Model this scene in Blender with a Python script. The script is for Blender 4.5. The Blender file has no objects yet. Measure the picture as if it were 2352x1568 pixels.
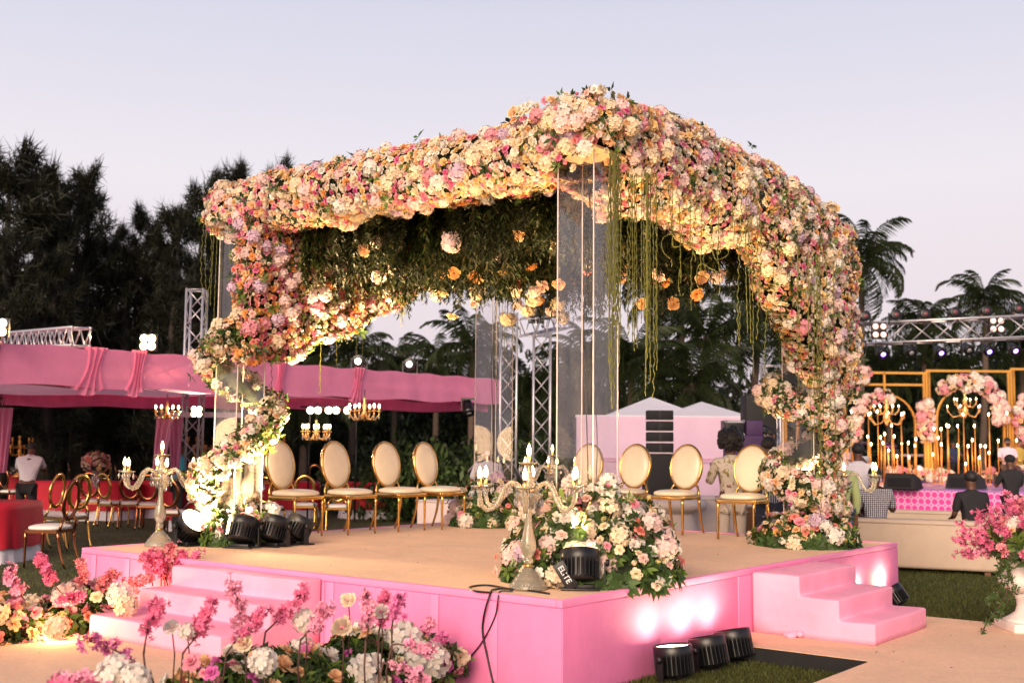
import bpy, bmesh, math, random
import numpy as np
from mathutils import Matrix, Vector
R=math.radians; pi=math.pi
rng=np.random.default_rng(7); rnd=random.Random(5)
sc=bpy.context.scene; COL=sc.collection
# ---------------------------------------------------------------- camera
CZ=1.615; FPX=2640.0; ROLL=R(.5); PITCH=math.atan(238/2640)
cam_d=bpy.data.cameras.new('camera'); cam=bpy.data.objects.new('camera',cam_d); COL.objects.link(cam)
cam_d.sensor_width=36; cam_d.lens=36*FPX/2352; cam_d.clip_end=600; cam_d.clip_start=.05
cam.matrix_world=Matrix.Translation((0,0,CZ))@Matrix.Rotation(R(90)+PITCH,4,'X')@Matrix.Rotation(ROLL,4,'Z')
cam_d.dof.use_dof=True; cam_d.dof.focus_distance=9.6; cam_d.dof.aperture_fstop=2.2
sc.camera=cam
# ---------------------------------------------------------------- dusk sky
w=bpy.data.worlds.new('World'); sc.world=w; w.use_nodes=True; nt=w.node_tree; N=nt.nodes; L=nt.links
bg=N['Background']
tc=N.new('ShaderNodeTexCoord'); sx=N.new('ShaderNodeSeparateXYZ'); L.new(tc.outputs['Generated'],sx.inputs[0])
cr=N.new('ShaderNodeValToRGB'); L.new(sx.outputs['Z'],cr.inputs[0]); e=cr.color_ramp.elements
e[0].position=0; e[0].color=(.68,.575,.63,1); e[1].position=1; e[1].color=(.07,.09,.20,1)
for p,c in ((.10,(.77,.675,.715,1)),(.22,(.80,.745,.80,1)),(.36,(.64,.64,.755,1)),(.55,(.26,.29,.44,1))):
    q=e.new(p); q.color=c
sky=N.new('ShaderNodeTexSky'); sky.sky_type='NISHITA'; sky.sun_disc=False; sky.sun_elevation=R(2); sky.sun_rotation=R(160)
sk=N.new('ShaderNodeVectorMath'); sk.operation='SCALE'; sk.inputs['Scale'].default_value=.05; L.new(sky.outputs[0],sk.inputs[0])
mx=N.new('ShaderNodeMix'); mx.data_type='RGBA'; mx.inputs[0].default_value=.06
L.new(cr.outputs[0],mx.inputs[6]); L.new(sk.outputs[0],mx.inputs[7]); L.new(mx.outputs[2],bg.inputs[0]); bg.inputs[1].default_value=1.0
sun_d=bpy.data.lights.new('sun','SUN'); sun_d.energy=4.8; sun_d.angle=R(38); sun_d.color=(1,.77,.56)
sun=bpy.data.objects.new('sun',sun_d); COL.objects.link(sun); sun.location=(-6,-8,10)
sun.rotation_euler=Vector((.30,.90,-.36)).to_track_quat('-Z','Y').to_euler()
v=sc.view_settings; v.view_transform='Standard'; v.look='None'; v.exposure=.22; v.gamma=1; v.use_curve_mapping=False
cy=sc.cycles; cy.max_bounces=8; cy.transparent_max_bounces=24; cy.diffuse_bounces=3; cy.glossy_bounces=3; cy.transmission_bounces=5
cy.sample_clamp_indirect=4; cy.caustics_reflective=False; cy.caustics_refractive=False
# ---------------------------------------------------------------- measuring helpers: a point seen in the photograph -> the place
def ray(x,y):
    xr=(x-1176)/FPX; yu=(784-y)/FPX
    X=xr*math.cos(ROLL)-yu*math.sin(ROLL); U=xr*math.sin(ROLL)+yu*math.cos(ROLL)
    return Vector((X,math.cos(PITCH)-U*math.sin(PITCH),math.sin(PITCH)+U*math.cos(PITCH)))
def G(x,y,z=0.0):
    d=ray(x,y); return Vector((0,0,CZ))+d*((z-CZ)/d.z)
def D(x,y,dep):
    d=ray(x,y); return Vector((0,0,CZ))+d*(dep/d.y)
HS=.635; HW=.135; LU=6.0; LV=5.45
_m=R(51.9); UH=Vector((math.cos(_m),math.sin(_m),0)); VH=Vector((-math.sin(_m),math.cos(_m),0)); AA=G(1291,1380.5,HS)
RS=_m   # stage heading: local x = u
def S(u,v,z=0.0): return AA+UH*u+VH*v+Vector((0,0,z))
MS=Matrix.Translation((AA.x,AA.y,0))@Matrix.Rotation(RS,4,'Z')
# ---------------------------------------------------------------- materials
MATS={}
def P(name,col,rough=.6,metal=0,nz=12,na=.18,bump=.15,bs=None,em=0,emc=None,trans=0,sheer=0,sss=0,spec=.5,coat=0,stain=0,coords='Object'):
    if name in MATS: return MATS[name]
    m=bpy.data.materials.new(name); m.use_nodes=True; nt=m.node_tree; N=nt.nodes; L=nt.links; b=N['Principled BSDF']
    b.inputs['Roughness'].default_value=rough; b.inputs['Metallic'].default_value=metal; b.inputs['Transmission Weight'].default_value=trans
    b.inputs['Specular IOR Level'].default_value=spec; b.inputs['Coat Weight'].default_value=coat
    t=N.new('ShaderNodeTexCoord'); n=N.new('ShaderNodeTexNoise'); n.inputs['Scale'].default_value=nz; n.inputs['Detail'].default_value=6; n.inputs['Roughness'].default_value=.65
    L.new(t.outputs[coords],n.inputs['Vector'])
    r=N.new('ShaderNodeValToRGB'); L.new(n.outputs[0],r.inputs[0])
    c=np.array(col); lo=c*(1-na); hi=np.minimum(c*(1+na),1)
    r.color_ramp.elements[0].position=.3; r.color_ramp.elements[1].position=.7
    r.color_ramp.elements[0].color=(*lo,1); r.color_ramp.elements[1].color=(*hi,1); out=r.outputs[0]
    if stain:
        n2=N.new('ShaderNodeTexNoise'); n2.inputs['Scale'].default_value=1.3; n2.inputs['Detail'].default_value=9; n2.inputs['Roughness'].default_value=.7; n2.inputs['Distortion'].default_value=.6
        L.new(t.outputs[coords],n2.inputs['Vector']); r2=N.new('ShaderNodeValToRGB'); L.new(n2.outputs[0],r2.inputs[0])
        r2.color_ramp.elements[0].position=.42; r2.color_ramp.elements[0].color=(1-stain,1-stain,1-stain*.9,1); r2.color_ramp.elements[1].position=.58; r2.color_ramp.elements[1].color=(1,1,1,1)
        mm=N.new('ShaderNodeMix'); mm.data_type='RGBA'; mm.blend_type='MULTIPLY'; mm.inputs[0].default_value=1; L.new(out,mm.inputs[6]); L.new(r2.outputs[0],mm.inputs[7]); out=mm.outputs[2]
    L.new(out,b.inputs['Base Color'])
    if bump:
        n3=N.new('ShaderNodeTexNoise'); n3.inputs['Scale'].default_value=bs or nz*6; n3.inputs['Detail'].default_value=4; L.new(t.outputs[coords],n3.inputs['Vector'])
        bp=N.new('ShaderNodeBump'); bp.inputs['Strength'].default_value=bump; bp.inputs['Distance'].default_value=.01; L.new(n3.outputs[0],bp.inputs['Height']); L.new(bp.outputs[0],b.inputs['Normal'])
    if em:
        b.inputs['Emission Color'].default_value=(*(emc or col),1); b.inputs['Emission Strength'].default_value=em; m.cycles.emission_sampling='NONE'
    surf=b.outputs[0]
    if sss:   # light passing through thin petals, leaves or cloth
        tr=N.new('ShaderNodeBsdfTranslucent'); L.new(out,tr.inputs[0]); ms=N.new('ShaderNodeMixShader'); ms.inputs[0].default_value=sss
        L.new(surf,ms.inputs[1]); L.new(tr.outputs[0],ms.inputs[2]); surf=ms.outputs[0]
    if sheer:
        tr=N.new('ShaderNodeBsdfTransparent'); ms=N.new('ShaderNodeMixShader'); ms.inputs[0].default_value=sheer
        L.new(surf,ms.inputs[1]); L.new(tr.outputs[0],ms.inputs[2]); surf=ms.outputs[0]
    L.new(surf,N['Material Output'].inputs[0]); MATS[name]=m; return m
def vcol_mat(name,rough=.55,sss=.33,spec=.25):
    m=bpy.data.materials.new(name); m.use_nodes=True; nt=m.node_tree; N=nt.nodes; L=nt.links; b=N['Principled BSDF']
    b.inputs['Roughness'].default_value=rough; b.inputs['Specular IOR Level'].default_value=spec
    a=N.new('ShaderNodeAttribute'); a.attribute_name='Col'
    t=N.new('ShaderNodeTexCoord'); n=N.new('ShaderNodeTexNoise'); n.inputs['Scale'].default_value=35; n.inputs['Detail'].default_value=3; L.new(t.outputs['Object'],n.inputs['Vector'])
    mp=N.new('ShaderNodeMapRange'); mp.inputs[3].default_value=.92; mp.inputs[4].default_value=1.08; L.new(n.outputs[0],mp.inputs[0])
    sc_=N.new('ShaderNodeVectorMath'); sc_.operation='SCALE'; L.new(a.outputs['Color'],sc_.inputs[0]); L.new(mp.outputs[0],sc_.inputs['Scale'])
    L.new(sc_.outputs[0],b.inputs['Base Color']); tr=N.new('ShaderNodeBsdfTranslucent'); L.new(sc_.outputs[0],tr.inputs[0])
    ms=N.new('ShaderNodeMixShader'); ms.inputs[0].default_value=sss; L.new(b.outputs[0],ms.inputs[1]); L.new(tr.outputs[0],ms.inputs[2]); L.new(ms.outputs[0],N['Material Output'].inputs[0])
    MATS[name]=m; return m
PETAL=vcol_mat('petal'); LEAF=vcol_mat('leaf',.5,.3,.3)
GOLD=P('gold metal',(.72,.42,.13),.22,1,20,.1,.02)
GOLDD=P('dark bronze gold metal',(.34,.13,.06),.2,1,20,.2,.02)
ALU=P('aluminium truss',(.55,.52,.54),.38,.7,30,.12,.03)
BLACK=P('black housing',(.006,.006,.007),.38,0,30,.25,.08)
BLACKM=P('matt black cloth',(.008,.008,.009),.9,0,8,.3,.2)
LEATHER=P('cream leather',(.80,.66,.48),.38,0,9,.05,.06,coat=.15)
LEATHW=P('white seat leather',(.80,.75,.68),.4,0,9,.06,.06)
CRYS=P('pressed crystal glass',(1.0,.84,.60),.10,0,40,.08,.5,bs=90,trans=.8,spec=.8,coat=.4)
CRYSD=P('clear crystal drop',(.97,.95,.9),.03,0,20,.03,0,trans=.85,spec=.9)
BULB=P('glowing bulb',(1,.8,.5),.4,0,8,.02,0,em=9,emc=(1,.72,.38))
WAXG=P('brass fitting',(.85,.5,.16),.25,1,30,.1,.02)
# ---------------------------------------------------------------- mesh builder
def link(o,parent=None,label=None,cat=None,group=None,kind=None):
    COL.objects.link(o)
    if parent: o.parent=parent
    if label: o['label']=label
    if cat: o['category']=cat
    if group: o['group']=group
    if kind: o['kind']=kind
    return o
def thing(name,label,cat,loc=(0,0,0),rz=0,group=None):
    o=bpy.data.objects.new(name,None); o.empty_display_size=.1; o.location=loc; o.rotation_euler=(0,0,rz); return link(o,None,label,cat,group)
def copy_tree(o,parent=None):
    c=o.copy(); COL.objects.link(c); c.parent=parent
    for ch in o.children: copy_tree(ch,c)
    return c
I4=Matrix.Identity(4)
def T(x,y=0,z=0):
    return Matrix.Translation((x,y,z)) if not isinstance(x,Vector) else Matrix.Translation(x)
def RX(a): return Matrix.Rotation(a,4,'X')
def RY(a): return Matrix.Rotation(a,4,'Y')
def RZ(a): return Matrix.Rotation(a,4,'Z')
class MB:
    def __init__(s): s.v=[]; s.f=[]; s.sm=[]
    def add(s,V,F,M=None,smooth=False):
        b=len(s.v); s.v+= [tuple(M@Vector(p)) for p in V] if M is not None else [tuple(p) for p in V]
        s.f+=[tuple(b+i for i in f) for f in F]; s.sm+=[smooth]*len(F); return s
    def box(s,c,d,M=None,bev=0.0,smooth=False):
        x,y,z=d[0]/2,d[1]/2,d[2]/2
        if bev<=0:
            V=[(c[0]+i*x,c[1]+j*y,c[2]+k*z) for i in(-1,1) for j in(-1,1) for k in(-1,1)]
            return s.add(V,[(0,1,3,2),(4,6,7,5),(0,4,5,1),(2,3,7,6),(0,2,6,4),(1,5,7,3)],M,smooth)
        bm=bmesh.new(); bmesh.ops.create_cube(bm,size=1)
        for v_ in bm.verts: v_.co=(c[0]+v_.co.x*d[0],c[1]+v_.co.y*d[1],c[2]+v_.co.z*d[2])
        bmesh.ops.bevel(bm,geom=bm.edges[:],offset=bev,segments=3,affect='EDGES',profile=.5,clamp_overlap=True)
        bm.verts.index_update(); V=[v_.co.copy() for v_ in bm.verts]; F=[tuple(q.index for q in f.verts) for f in bm.faces]; bm.free()
        return s.add(V,F,M,True)
    def tube(s,pts,r,seg=8,M=None,cap=True,closed=False):
        pts=[Vector(p) for p in pts]; n=len(pts); rr=r if hasattr(r,'__len__') else [r]*n; V=[];F=[]
        prev=None
        for i,p in enumerate(pts):
            if closed: t=(pts[(i+1)%n]-pts[i-1])
            else: t=pts[min(i+1,n-1)]-pts[max(i-1,0)]
            t=t.normalized() if t.length>1e-9 else Vector((0,0,1))
            if prev is None:
                a=Vector((0,0,1)) if abs(t.z)<.9 else Vector((1,0,0)); x=t.cross(a).normalized()
            else: x=(prev-t*prev.dot(t)).normalized()
            prev=x; y=t.cross(x)
            for k in range(seg):
                q=2*pi*k/seg; V.append(p+(x*math.cos(q)+y*math.sin(q))*rr[i])
        m=n if closed else n-1
        for i in range(m):
            for k in range(seg):
                a=i*seg+k; b=i*seg+(k+1)%seg; c=((i+1)%n)*seg+(k+1)%seg; d=((i+1)%n)*seg+k; F.append((a,b,c,d))
        if cap and not closed: F.append(tuple(range(seg-1,-1,-1))); F.append(tuple((n-1)*seg+k for k in range(seg)))
        return s.add(V,F,M,True)
    def lathe(s,prof,seg=16,M=None,flute=0):
        V=[];F=[];n=len(prof)
        for (r,z) in prof:
            for k in range(seg):
                q=2*pi*k/seg; rr=r*(1+flute*(k%2)); V.append((rr*math.cos(q),rr*math.sin(q),z))
        for i in range(n-1):
            for k in range(seg): F.append((i*seg+k,i*seg+(k+1)%seg,(i+1)*seg+(k+1)%seg,(i+1)*seg+k))
        if prof[0][0]>1e-4: F.append(tuple(range(seg-1,-1,-1)))
        if prof[-1][0]>1e-4: F.append(tuple((n-1)*seg+k for k in range(seg)))
        return s.add(V,F,M,True)
    def ball(s,c,r,seg=10,M=None):
        r=r if hasattr(r,'__len__') else (r,r,r); n=max(4,seg//2+1); V=[];F=[]
        for i in range(n+1):
            a=pi*i/n
            for k in range(seg): q=2*pi*k/seg; V.append((c[0]+r[0]*math.sin(a)*math.cos(q),c[1]+r[1]*math.sin(a)*math.sin(q),c[2]+r[2]*math.cos(a)))
        for i in range(n):
            for k in range(seg): F.append((i*seg+k,(i+1)*seg+k,(i+1)*seg+(k+1)%seg,i*seg+(k+1)%seg))
        return s.add(V,F,M,True)
    def grid(s,fn,nu,nv,M=None,smooth=True):
        V=[fn(i/(nu-1),j/(nv-1)) for i in range(nu) for j in range(nv)]
        F=[(i*nv+j,(i+1)*nv+j,(i+1)*nv+j+1,i*nv+j+1) for i in range(nu-1) for j in range(nv-1)]
        return s.add(V,F,M,smooth)
    def mesh(s,name):
        me=bpy.data.meshes.new(name); me.from_pydata([tuple(p) for p in s.v],[],s.f); me.polygons.foreach_set('use_smooth',s.sm); me.update(); return me
    def obj(s,name,mat,parent=None,loc=None,rot=None,**k):
        me=s.mesh(name); me.materials.append(mat); o=bpy.data.objects.new(name,me)
        if loc is not None: o.location=loc
        if rot is not None: o.rotation_euler=rot
        return link(o,parent,**k)
def nmesh(name,V,F,C=None,mat=None,smooth=True):
    """big triangle meshes straight from arrays"""
    V=np.asarray(V,np.float32); F=np.asarray(F,np.int32); k=F.shape[1]
    me=bpy.data.meshes.new(name); me.vertices.add(len(V)); me.vertices.foreach_set('co',V.ravel())
    me.loops.add(F.size); me.loops.foreach_set('vertex_index',F.ravel()); me.polygons.add(len(F))
    me.polygons.foreach_set('loop_start',np.arange(0,F.size,k,dtype=np.int32)); me.polygons.foreach_set('use_smooth',np.full(len(F),smooth))
    if C is not None:
        a=me.color_attributes.new('Col','FLOAT_COLOR','POINT'); a.data.foreach_set('color',np.hstack([C,np.ones((len(C),1))]).astype(np.float32).ravel())
    me.update(); me.validate()
    if mat: me.materials.append(mat)
    return me
def mobj(name,me,parent=None,loc=None,**k):
    o=bpy.data.objects.new(name,me)
    if loc is not None: o.location=loc
    return link(o,parent,**k)
def spot(parent,loc,target,energy,col=(1,.69,.33),size=R(60),rad=.08,blend=.6,name='spot_light'):
    d=bpy.data.lights.new(name,'SPOT'); d.energy=energy; d.color=col; d.spot_size=size; d.spot_blend=blend; d.shadow_soft_size=rad
    o=bpy.data.objects.new(name,d); COL.objects.link(o); o.parent=parent
    o.location=loc; o.rotation_euler=(Vector(target)-Vector(loc)).to_track_quat('-Z','Y').to_euler(); return o
def point(parent,loc,energy,col=(1,.62,.3),rad=.04):
    d=bpy.data.lights.new('lamp_light','POINT'); d.energy=energy; d.color=col; d.shadow_soft_size=rad
    o=bpy.data.objects.new('lamp_light',d); COL.objects.link(o); o.parent=parent; o.location=loc; return o
# ---------------------------------------------------------------- flower and leaf prototypes: (verts, tris, colours)
def petal_grid(fn,na,nt_,c0,c1,jit=.06):
    V=[];C=[];F=[]; j=1+rng.uniform(-jit,jit)
    for i in range(nt_):
        t=i/(nt_-1)
        for k in range(na):
            s=-1+2*k/(na-1); V.append(fn(t,s)); C.append((np.array(c0)*(1-t)+np.array(c1)*t)*j)
    for i in range(nt_-1):
        for k in range(na-1):
            a=i*na+k; F.append((a,a+1,a+na+1)); F.append((a,a+na+1,a+na))
    return V,F,C
def merge(parts):
    V=[];F=[];C=[];b=0
    for v_,f_,c_ in parts:
        V.append(np.array(v_,float)); F.append(np.array(f_,int)+b); C.append(np.clip(np.array(c_,float),0,1)); b+=len(v_)
    return np.vstack(V),np.vstack(F),np.vstack(C)
def rose(c,deep):
    ps=[]
    for (n,r0,r1,z1,hw,cur) in ((3,.05,.26,.62,1.1,.0),(5,.12,.52,.6,.75,.10),(6,.2,.95,.38,.62,.30)):
        o=rng.uniform(0,6)
        for k in range(n):
            th=o+2*pi*k/n+rng.uniform(-.15,.15); r1k=r1*rng.uniform(.9,1.08); zk=z1*rng.uniform(.9,1.1)
            def fn(t,s,th=th,r0=r0,r1=r1k,z1=zk,hw=hw,cur=cur):
                wd=hw*(.45+.9*math.sin(pi*min(1,t*.8+.1))*.9)*(1-.35*t*t*abs(s)); a=th+s*wd
                r=r0+(r1-r0)*(t**.7)-.06*abs(s)*r1*t; z=z1*math.sin(min(1,t*1.1)*pi/2)-cur*t*t*t-.05*abs(s)*t
                return (r*math.cos(a),r*math.sin(a),z)
            ps.append(petal_grid(fn,3,3,deep,c,.1))
    return merge(ps)
def carnation(c,deep,n=3):
    ps=[]
    for ri in range(n):
        r1=.28+.72*(ri+1)/n; z1=.75-.55*((ri+1)/n)**1.5; m=7+ri*2
        for k in range(m):
            th=2*pi*(k+rng.uniform(-.3,.3))/m; rr=r1*rng.uniform(.85,1.1); zz=z1+rng.uniform(-.12,.12)
            def fn(t,s,th=th,rr=rr,zz=zz,m=m):
                a=th+s*3.3/m*(.2+.8*t); r=rr*(.15+.85*t); return (r*math.cos(a),r*math.sin(a),zz*(t**.5)+(.09*(abs(s)-.5)+rng.uniform(-.05,.05))*t)
            ps.append(petal_grid(fn,3,2,deep,c,.14))
    return merge(ps)
def hydrangea(c,deep,n=19,hemi=.35):
    ps=[]
    for i in range(n):
        z=1-(i+.5)/n*(1+hemi); rr=math.sqrt(max(0,1-z*z)); a=i*2.399+rng.uniform(-.2,.2)
        nrm=Vector((rr*math.cos(a),rr*math.sin(a),z)); q=nrm.to_track_quat('Z','Y').to_matrix()@Matrix.Rotation(rng.uniform(0,6),3,'Z')
        cc=np.array(c)*rng.uniform(.85,1.12); base=nrm*rng.uniform(.78,.92)
        V=[base];C=[np.array(deep)];F=[]
        for k in range(4):
            b=2*pi*k/4
            for (rad,ang,h) in ((.28,b-.72,.03),(.42,b-.34,.08),(.42,b+.34,.07),(.28,b+.72,.02)):
                V.append(base+q@Vector((rad*math.cos(ang),rad*math.sin(ang),h+rng.uniform(-.03,.05)))); C.append(cc)
            o=1+k*4; F+=[(0,o,o+1),(0,o+1,o+2),(0,o+2,o+3)]
        ps.append(([tuple(p) for p in V],F,C))
    V=[];F=[];C=[]
    for i in range(4):
        a=pi*.5*i/3.2
        for k in range(7): q=2*pi*k/7; V.append((.74*math.cos(a)*math.cos(q),.74*math.cos(a)*math.sin(q),.74*math.sin(a)-.05)); C.append(np.array(c)*.75)
    for i in range(3):
        for k in range(7): p0=i*7+k; p1=i*7+(k+1)%7; F+=[(p0,p1,p1+7),(p0,p1+7,p0+7)]
    V.append((0,0,.72)); C.append(np.array(c)*.75); F+=[(21+k,21+(k+1)%7,28) for k in range(7)]
    ps.append((V,F,C))
    return merge(ps)
def bud(c,deep):
    ps=[]
    for n,r,z in((3,.35,1.2),(4,.5,1.0)):
        for k in range(n):
            th=2*pi*k/n+n
            def fn(t,s,th=th,r=r,z=z): a=th+s*.95*(1-.5*t); q=r*math.sin(pi*(.12+.68*t)); return (q*math.cos(a),q*math.sin(a),z*t-.2)
            ps.append(petal_grid(fn,3,4,deep,c,.1))
    return merge(ps)
def blossom(c,deep):
    ps=[]
    for k in range(5):
        th=2*pi*k/5+rng.uniform(-.15,.15); up=rng.uniform(.15,.5)
        def fn(t,s,th=th,up=up): a=th+s*.62*(.25+.75*math.sin(pi*min(1,.15+t*.75))); return (t*math.cos(a),t*math.sin(a),up*t*t+.08*abs(s))
        ps.append(petal_grid(fn,3,3,deep,c,.1))
    return merge(ps)
def orchid(c,deep):
    ps=[]
    for k,(wd,ln) in enumerate(((.8,1),(.45,.9),(.45,.8),(.8,1),(.4,.7))):
        th=2*pi*k/5+.3
        def fn(t,s,th=th,wd=wd,ln=ln): a=th+s*wd*(.2+.8*math.sin(pi*min(1,.1+t*.8))); return (ln*t*math.cos(a),ln*t*math.sin(a),.25*t)
        ps.append(petal_grid(fn,3,3,deep,c,.06))
    return merge(ps)
def leafsprig(n=5,L_=1.0,wd=.22,c=(.05,.10,.02),fold=.06):
    ps=[]
    for i in range(n):
        a=2*pi*i/n+rng.uniform(-.4,.4); el=rng.uniform(.1,.9); ln=L_*rng.uniform(.7,1.1); cc=np.array(c)*rng.uniform(.6,1.5)
        d=Vector((math.cos(a)*math.cos(el),math.sin(a)*math.cos(el),math.sin(el))); s_=Vector((-math.sin(a),math.cos(a),0)); up=d.cross(s_)
        b=d*.08; m=d*ln*.5-up*fold*ln; t_=d*ln+Vector((0,0,-.15*ln)); V=[b,m+s_*wd*ln+up*fold*ln,m,m-s_*wd*ln+up*fold*ln,t_]
        ps.append(([tuple(p) for p in V],[(0,2,1),(0,3,2),(1,2,4),(2,3,4)],[cc*.8,cc,cc*.9,cc,cc*1.1]))
    return merge(ps)
def gyps(n=26,c=(.62,.58,.42)):
    ps=[]
    for i in range(n):
        d=Vector(rng.normal(size=3)); d.z=abs(d.z)+.2; d=d.normalized()*rng.uniform(.5,1.15); r=.05
        V=[d+Vector(q)*r for q in((1,0,0),(-.5,.87,0),(-.5,-.87,0),(0,0,1.2))]; ps.append(([tuple(p) for p in V],[(0,1,3),(1,2,3),(2,0,3)],[np.array(c)*rng.uniform(.6,1.2)]*4))
    return merge(ps)
CREAM=(.88,.75,.55); WHITE=(.88,.84,.76); BLUSH=(.88,.62,.54); PINK=(.86,.36,.45); HOT=(.82,.20,.38); PEACH=(.89,.58,.32); ORANGE=(.88,.44,.15); CORAL=(.84,.30,.24); LILAC=(.52,.36,.60); YEL=(.88,.64,.28); PALE=(.88,.68,.64); MAG=(.72,.16,.44)
def mk(f,c,dp=None,**k):
    c=np.array(c); dp=np.array(dp)*.4+c*.6 if dp is not None else np.clip(c*np.array([.96,.82,.78]),0,1); return f(c,dp,**k)
PROTO={}
def reg(kind,var,geo,mat=PETAL): PROTO[(kind,var)]=dict(g=geo,me=nmesh(kind,geo[0],geo[1],geo[2],mat),mat=mat)
for nm,c,dp in(('cream',CREAM,(.8,.55,.2)),('white',WHITE,(.78,.7,.45)),('blush',BLUSH,(.75,.25,.2)),('pink',PINK,(.7,.08,.14)),('hot',HOT,(.6,.02,.1)),('peach',PEACH,(.8,.25,.05)),('coral',CORAL,(.65,.06,.05)),('mag',MAG,(.5,.03,.2)),('lilac',(.36,.10,.42),(.2,.03,.25)),('yel',YEL,(.8,.35,.05))): reg('rose',nm,mk(rose,c,dp))
for nm,c in(('pale',PALE),('cream',CREAM),('white',WHITE),('lilac',(.66,.50,.62)),('pink',(.78,.36,.42))):
    reg('hydrangea',nm,mk(hydrangea,c)); 
for nm,c in(('peach',PEACH),('orange',ORANGE),('yel',YEL),('blush',BLUSH),('white',WHITE),('pink',PINK),('cream',CREAM)): reg('carnation',nm,mk(carnation,c))
for nm,c in(('cream',CREAM),('pink',PINK),('peach',PEACH),('yel',(.7,.6,.25))): reg('rosebud',nm,mk(bud,c))
for nm,c,dp in(('pink',(.90,.24,.42),(.72,.05,.18)),('pale',(.90,.42,.56),(.75,.12,.28)),('mag',(.86,.26,.52),(.65,.06,.30)),('coral',(.90,.34,.38),(.7,.06,.1))): reg('blossom',nm,mk(blossom,c,dp))
reg('orchid','white',mk(orchid,(.82,.70,.68),(.7,.3,.3)))
for i in range(3): reg('leaf_sprig',str(i),leafsprig(6,1,.2,(.045,.085,.02)),LEAF)
for i in range(2): reg('bright_sprig',str(i),leafsprig(7,1,.15,(.10,.16,.025)),LEAF)
reg('gypsophila','0',gyps())
CAMP=np.array([0,0,CZ])
def frames(nrm,roll):
    n=nrm/np.linalg.norm(nrm,axis=1,keepdims=True); a=np.where(np.abs(n[:,2:3])<.95,np.array([[0,0,1.]]),np.array([[1.,0,0]]))
    x=np.cross(a,n); x/=np.linalg.norm(x,axis=1,keepdims=True); y=np.cross(n,x); c=np.cos(roll)[:,None]; s=np.sin(roll)[:,None]
    X=x*c+y*s; Y=-x*s+y*c; return np.stack([X,Y,n],axis=2)
def scatter(parent,insts,limit=300,origin=None):
    """insts: (kind,variant,pos,normal,scale). The ones that show largest become parts of their own, the rest one joined part per material."""
    if not insts: return
    org=np.array(parent.location if origin is None else origin)
    kinds=[i[0] for i in insts]; pos=np.array([tuple(i[2]) for i in insts]); nrm=np.array([tuple(i[3]) for i in insts]); scl=np.array([i[4] for i in insts]); roll=rng.uniform(0,6.28,len(insts))
    Mx=frames(nrm,roll); toc=CAMP-pos; dist=np.linalg.norm(toc,axis=1); face=(Mx[:,:,2]*toc).sum(1)/dist
    score=scl/dist*np.where(face>-.15,1,.05)
    single=np.zeros(len(insts),bool)
    for k in set(kinds):
        if k in('leaf_sprig','bright_sprig','gypsophila'): continue
        idx=np.array([i for i,q in enumerate(kinds) if q==k]); idx=idx[np.argsort(-score[idx])][:limit]; idx=idx[scl[idx]/dist[idx]*FPX*2>6]; single[idx]=True
    for i in np.nonzero(single)[0]:
        p=PROTO[(kinds[i],insts[i][1])]; o=bpy.data.objects.new(kinds[i],p['me']); o.parent=parent
        m=Matrix.Identity(4)
        for r_ in range(3):
            for c_ in range(3): m[r_][c_]=Mx[i][r_,c_]*scl[i]
            m[r_][3]=pos[i][r_]-org[r_]
        o.matrix_basis=m; COL.objects.link(o)
    for nm,test in(('small_flowers',lambda k:k not in('leaf_sprig','bright_sprig')),('leaves',lambda k:k in('leaf_sprig','bright_sprig'))):
        Vs=[];Fs=[];Cs=[];b=0; groups={}
        for i in range(len(insts)):
            if not single[i] and test(kinds[i]): groups.setdefault((kinds[i],insts[i][1]),[]).append(i)
        for key,idx in groups.items():
            V,F,C=PROTO[key]['g']; idx=np.array(idx); W=np.einsum('nij,vj->nvi',Mx[idx]*scl[idx][:,None,None],V)+pos[idx][:,None,:]-org
            n=len(idx); nv=len(V); Vs.append(W.reshape(-1,3)); Fs.append((F[None]+(np.arange(n)*nv)[:,None,None]+b).reshape(-1,3)); Cs.append((C[None]*rng.uniform(.85,1.12,(n,1,1))).reshape(-1,3)); b+=n*nv
        if Vs: mobj(nm,nmesh(nm,np.vstack(Vs),np.vstack(Fs),np.clip(np.vstack(Cs),0,1),PETAL if nm=='small_flowers' else LEAF),parent,kind='stuff')

_ones="zeroth first second third fourth fifth sixth seventh eighth ninth tenth eleventh twelfth thirteenth fourteenth fifteenth sixteenth seventeenth eighteenth nineteenth".split()
def ordw(n): return _ones[n] if n<20 else (('twenty','thirty','forty')[n//10-2]+'-'+_ones[n%10] if n%10 else ('twentieth','thirtieth','fortieth')[n//10-2])
# ================================================================ the ground
LAWN=P('lawn turf',(.052,.058,.018),.95,0,3,.45,.5,bs=60,stain=.35)
gm=MB().grid(lambda a,b:(-140+280*a,-20+300*b,0),2,2); gm.obj('ground',LAWN,kind='structure')
CARPET=P('beige carpet',(.80,.52,.345),.95,0,40,.10,.35,bs=220,stain=.10)
def prism(mb,pts,z0,z1,M=None):
    n=len(pts); V=[(p[0],p[1],z0) for p in pts]+[(p[0],p[1],z1) for p in pts]
    F=[tuple(range(n,2*n))]+[(i,(i+1)%n,(i+1)%n+n,i+n) for i in range(n)]
    return mb.add(V,F,M)
def ribbon(mb,pts,z0,z1,M=None,t=.012):
    for i in range(len(pts)):
        a=Vector((*pts[i],0)); b=Vector((*pts[(i+1)%len(pts)],0)); d=(b-a); n=Vector((d.y,-d.x,0)).normalized()*t
        mb.add([a+n+Vector((0,0,z0)),b+n+Vector((0,0,z0)),b+n+Vector((0,0,z1)),a+n+Vector((0,0,z1)),a+Vector((0,0,z1)),b+Vector((0,0,z1))],[(0,1,2,3),(3,2,5,4)],M)
    return mb
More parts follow.
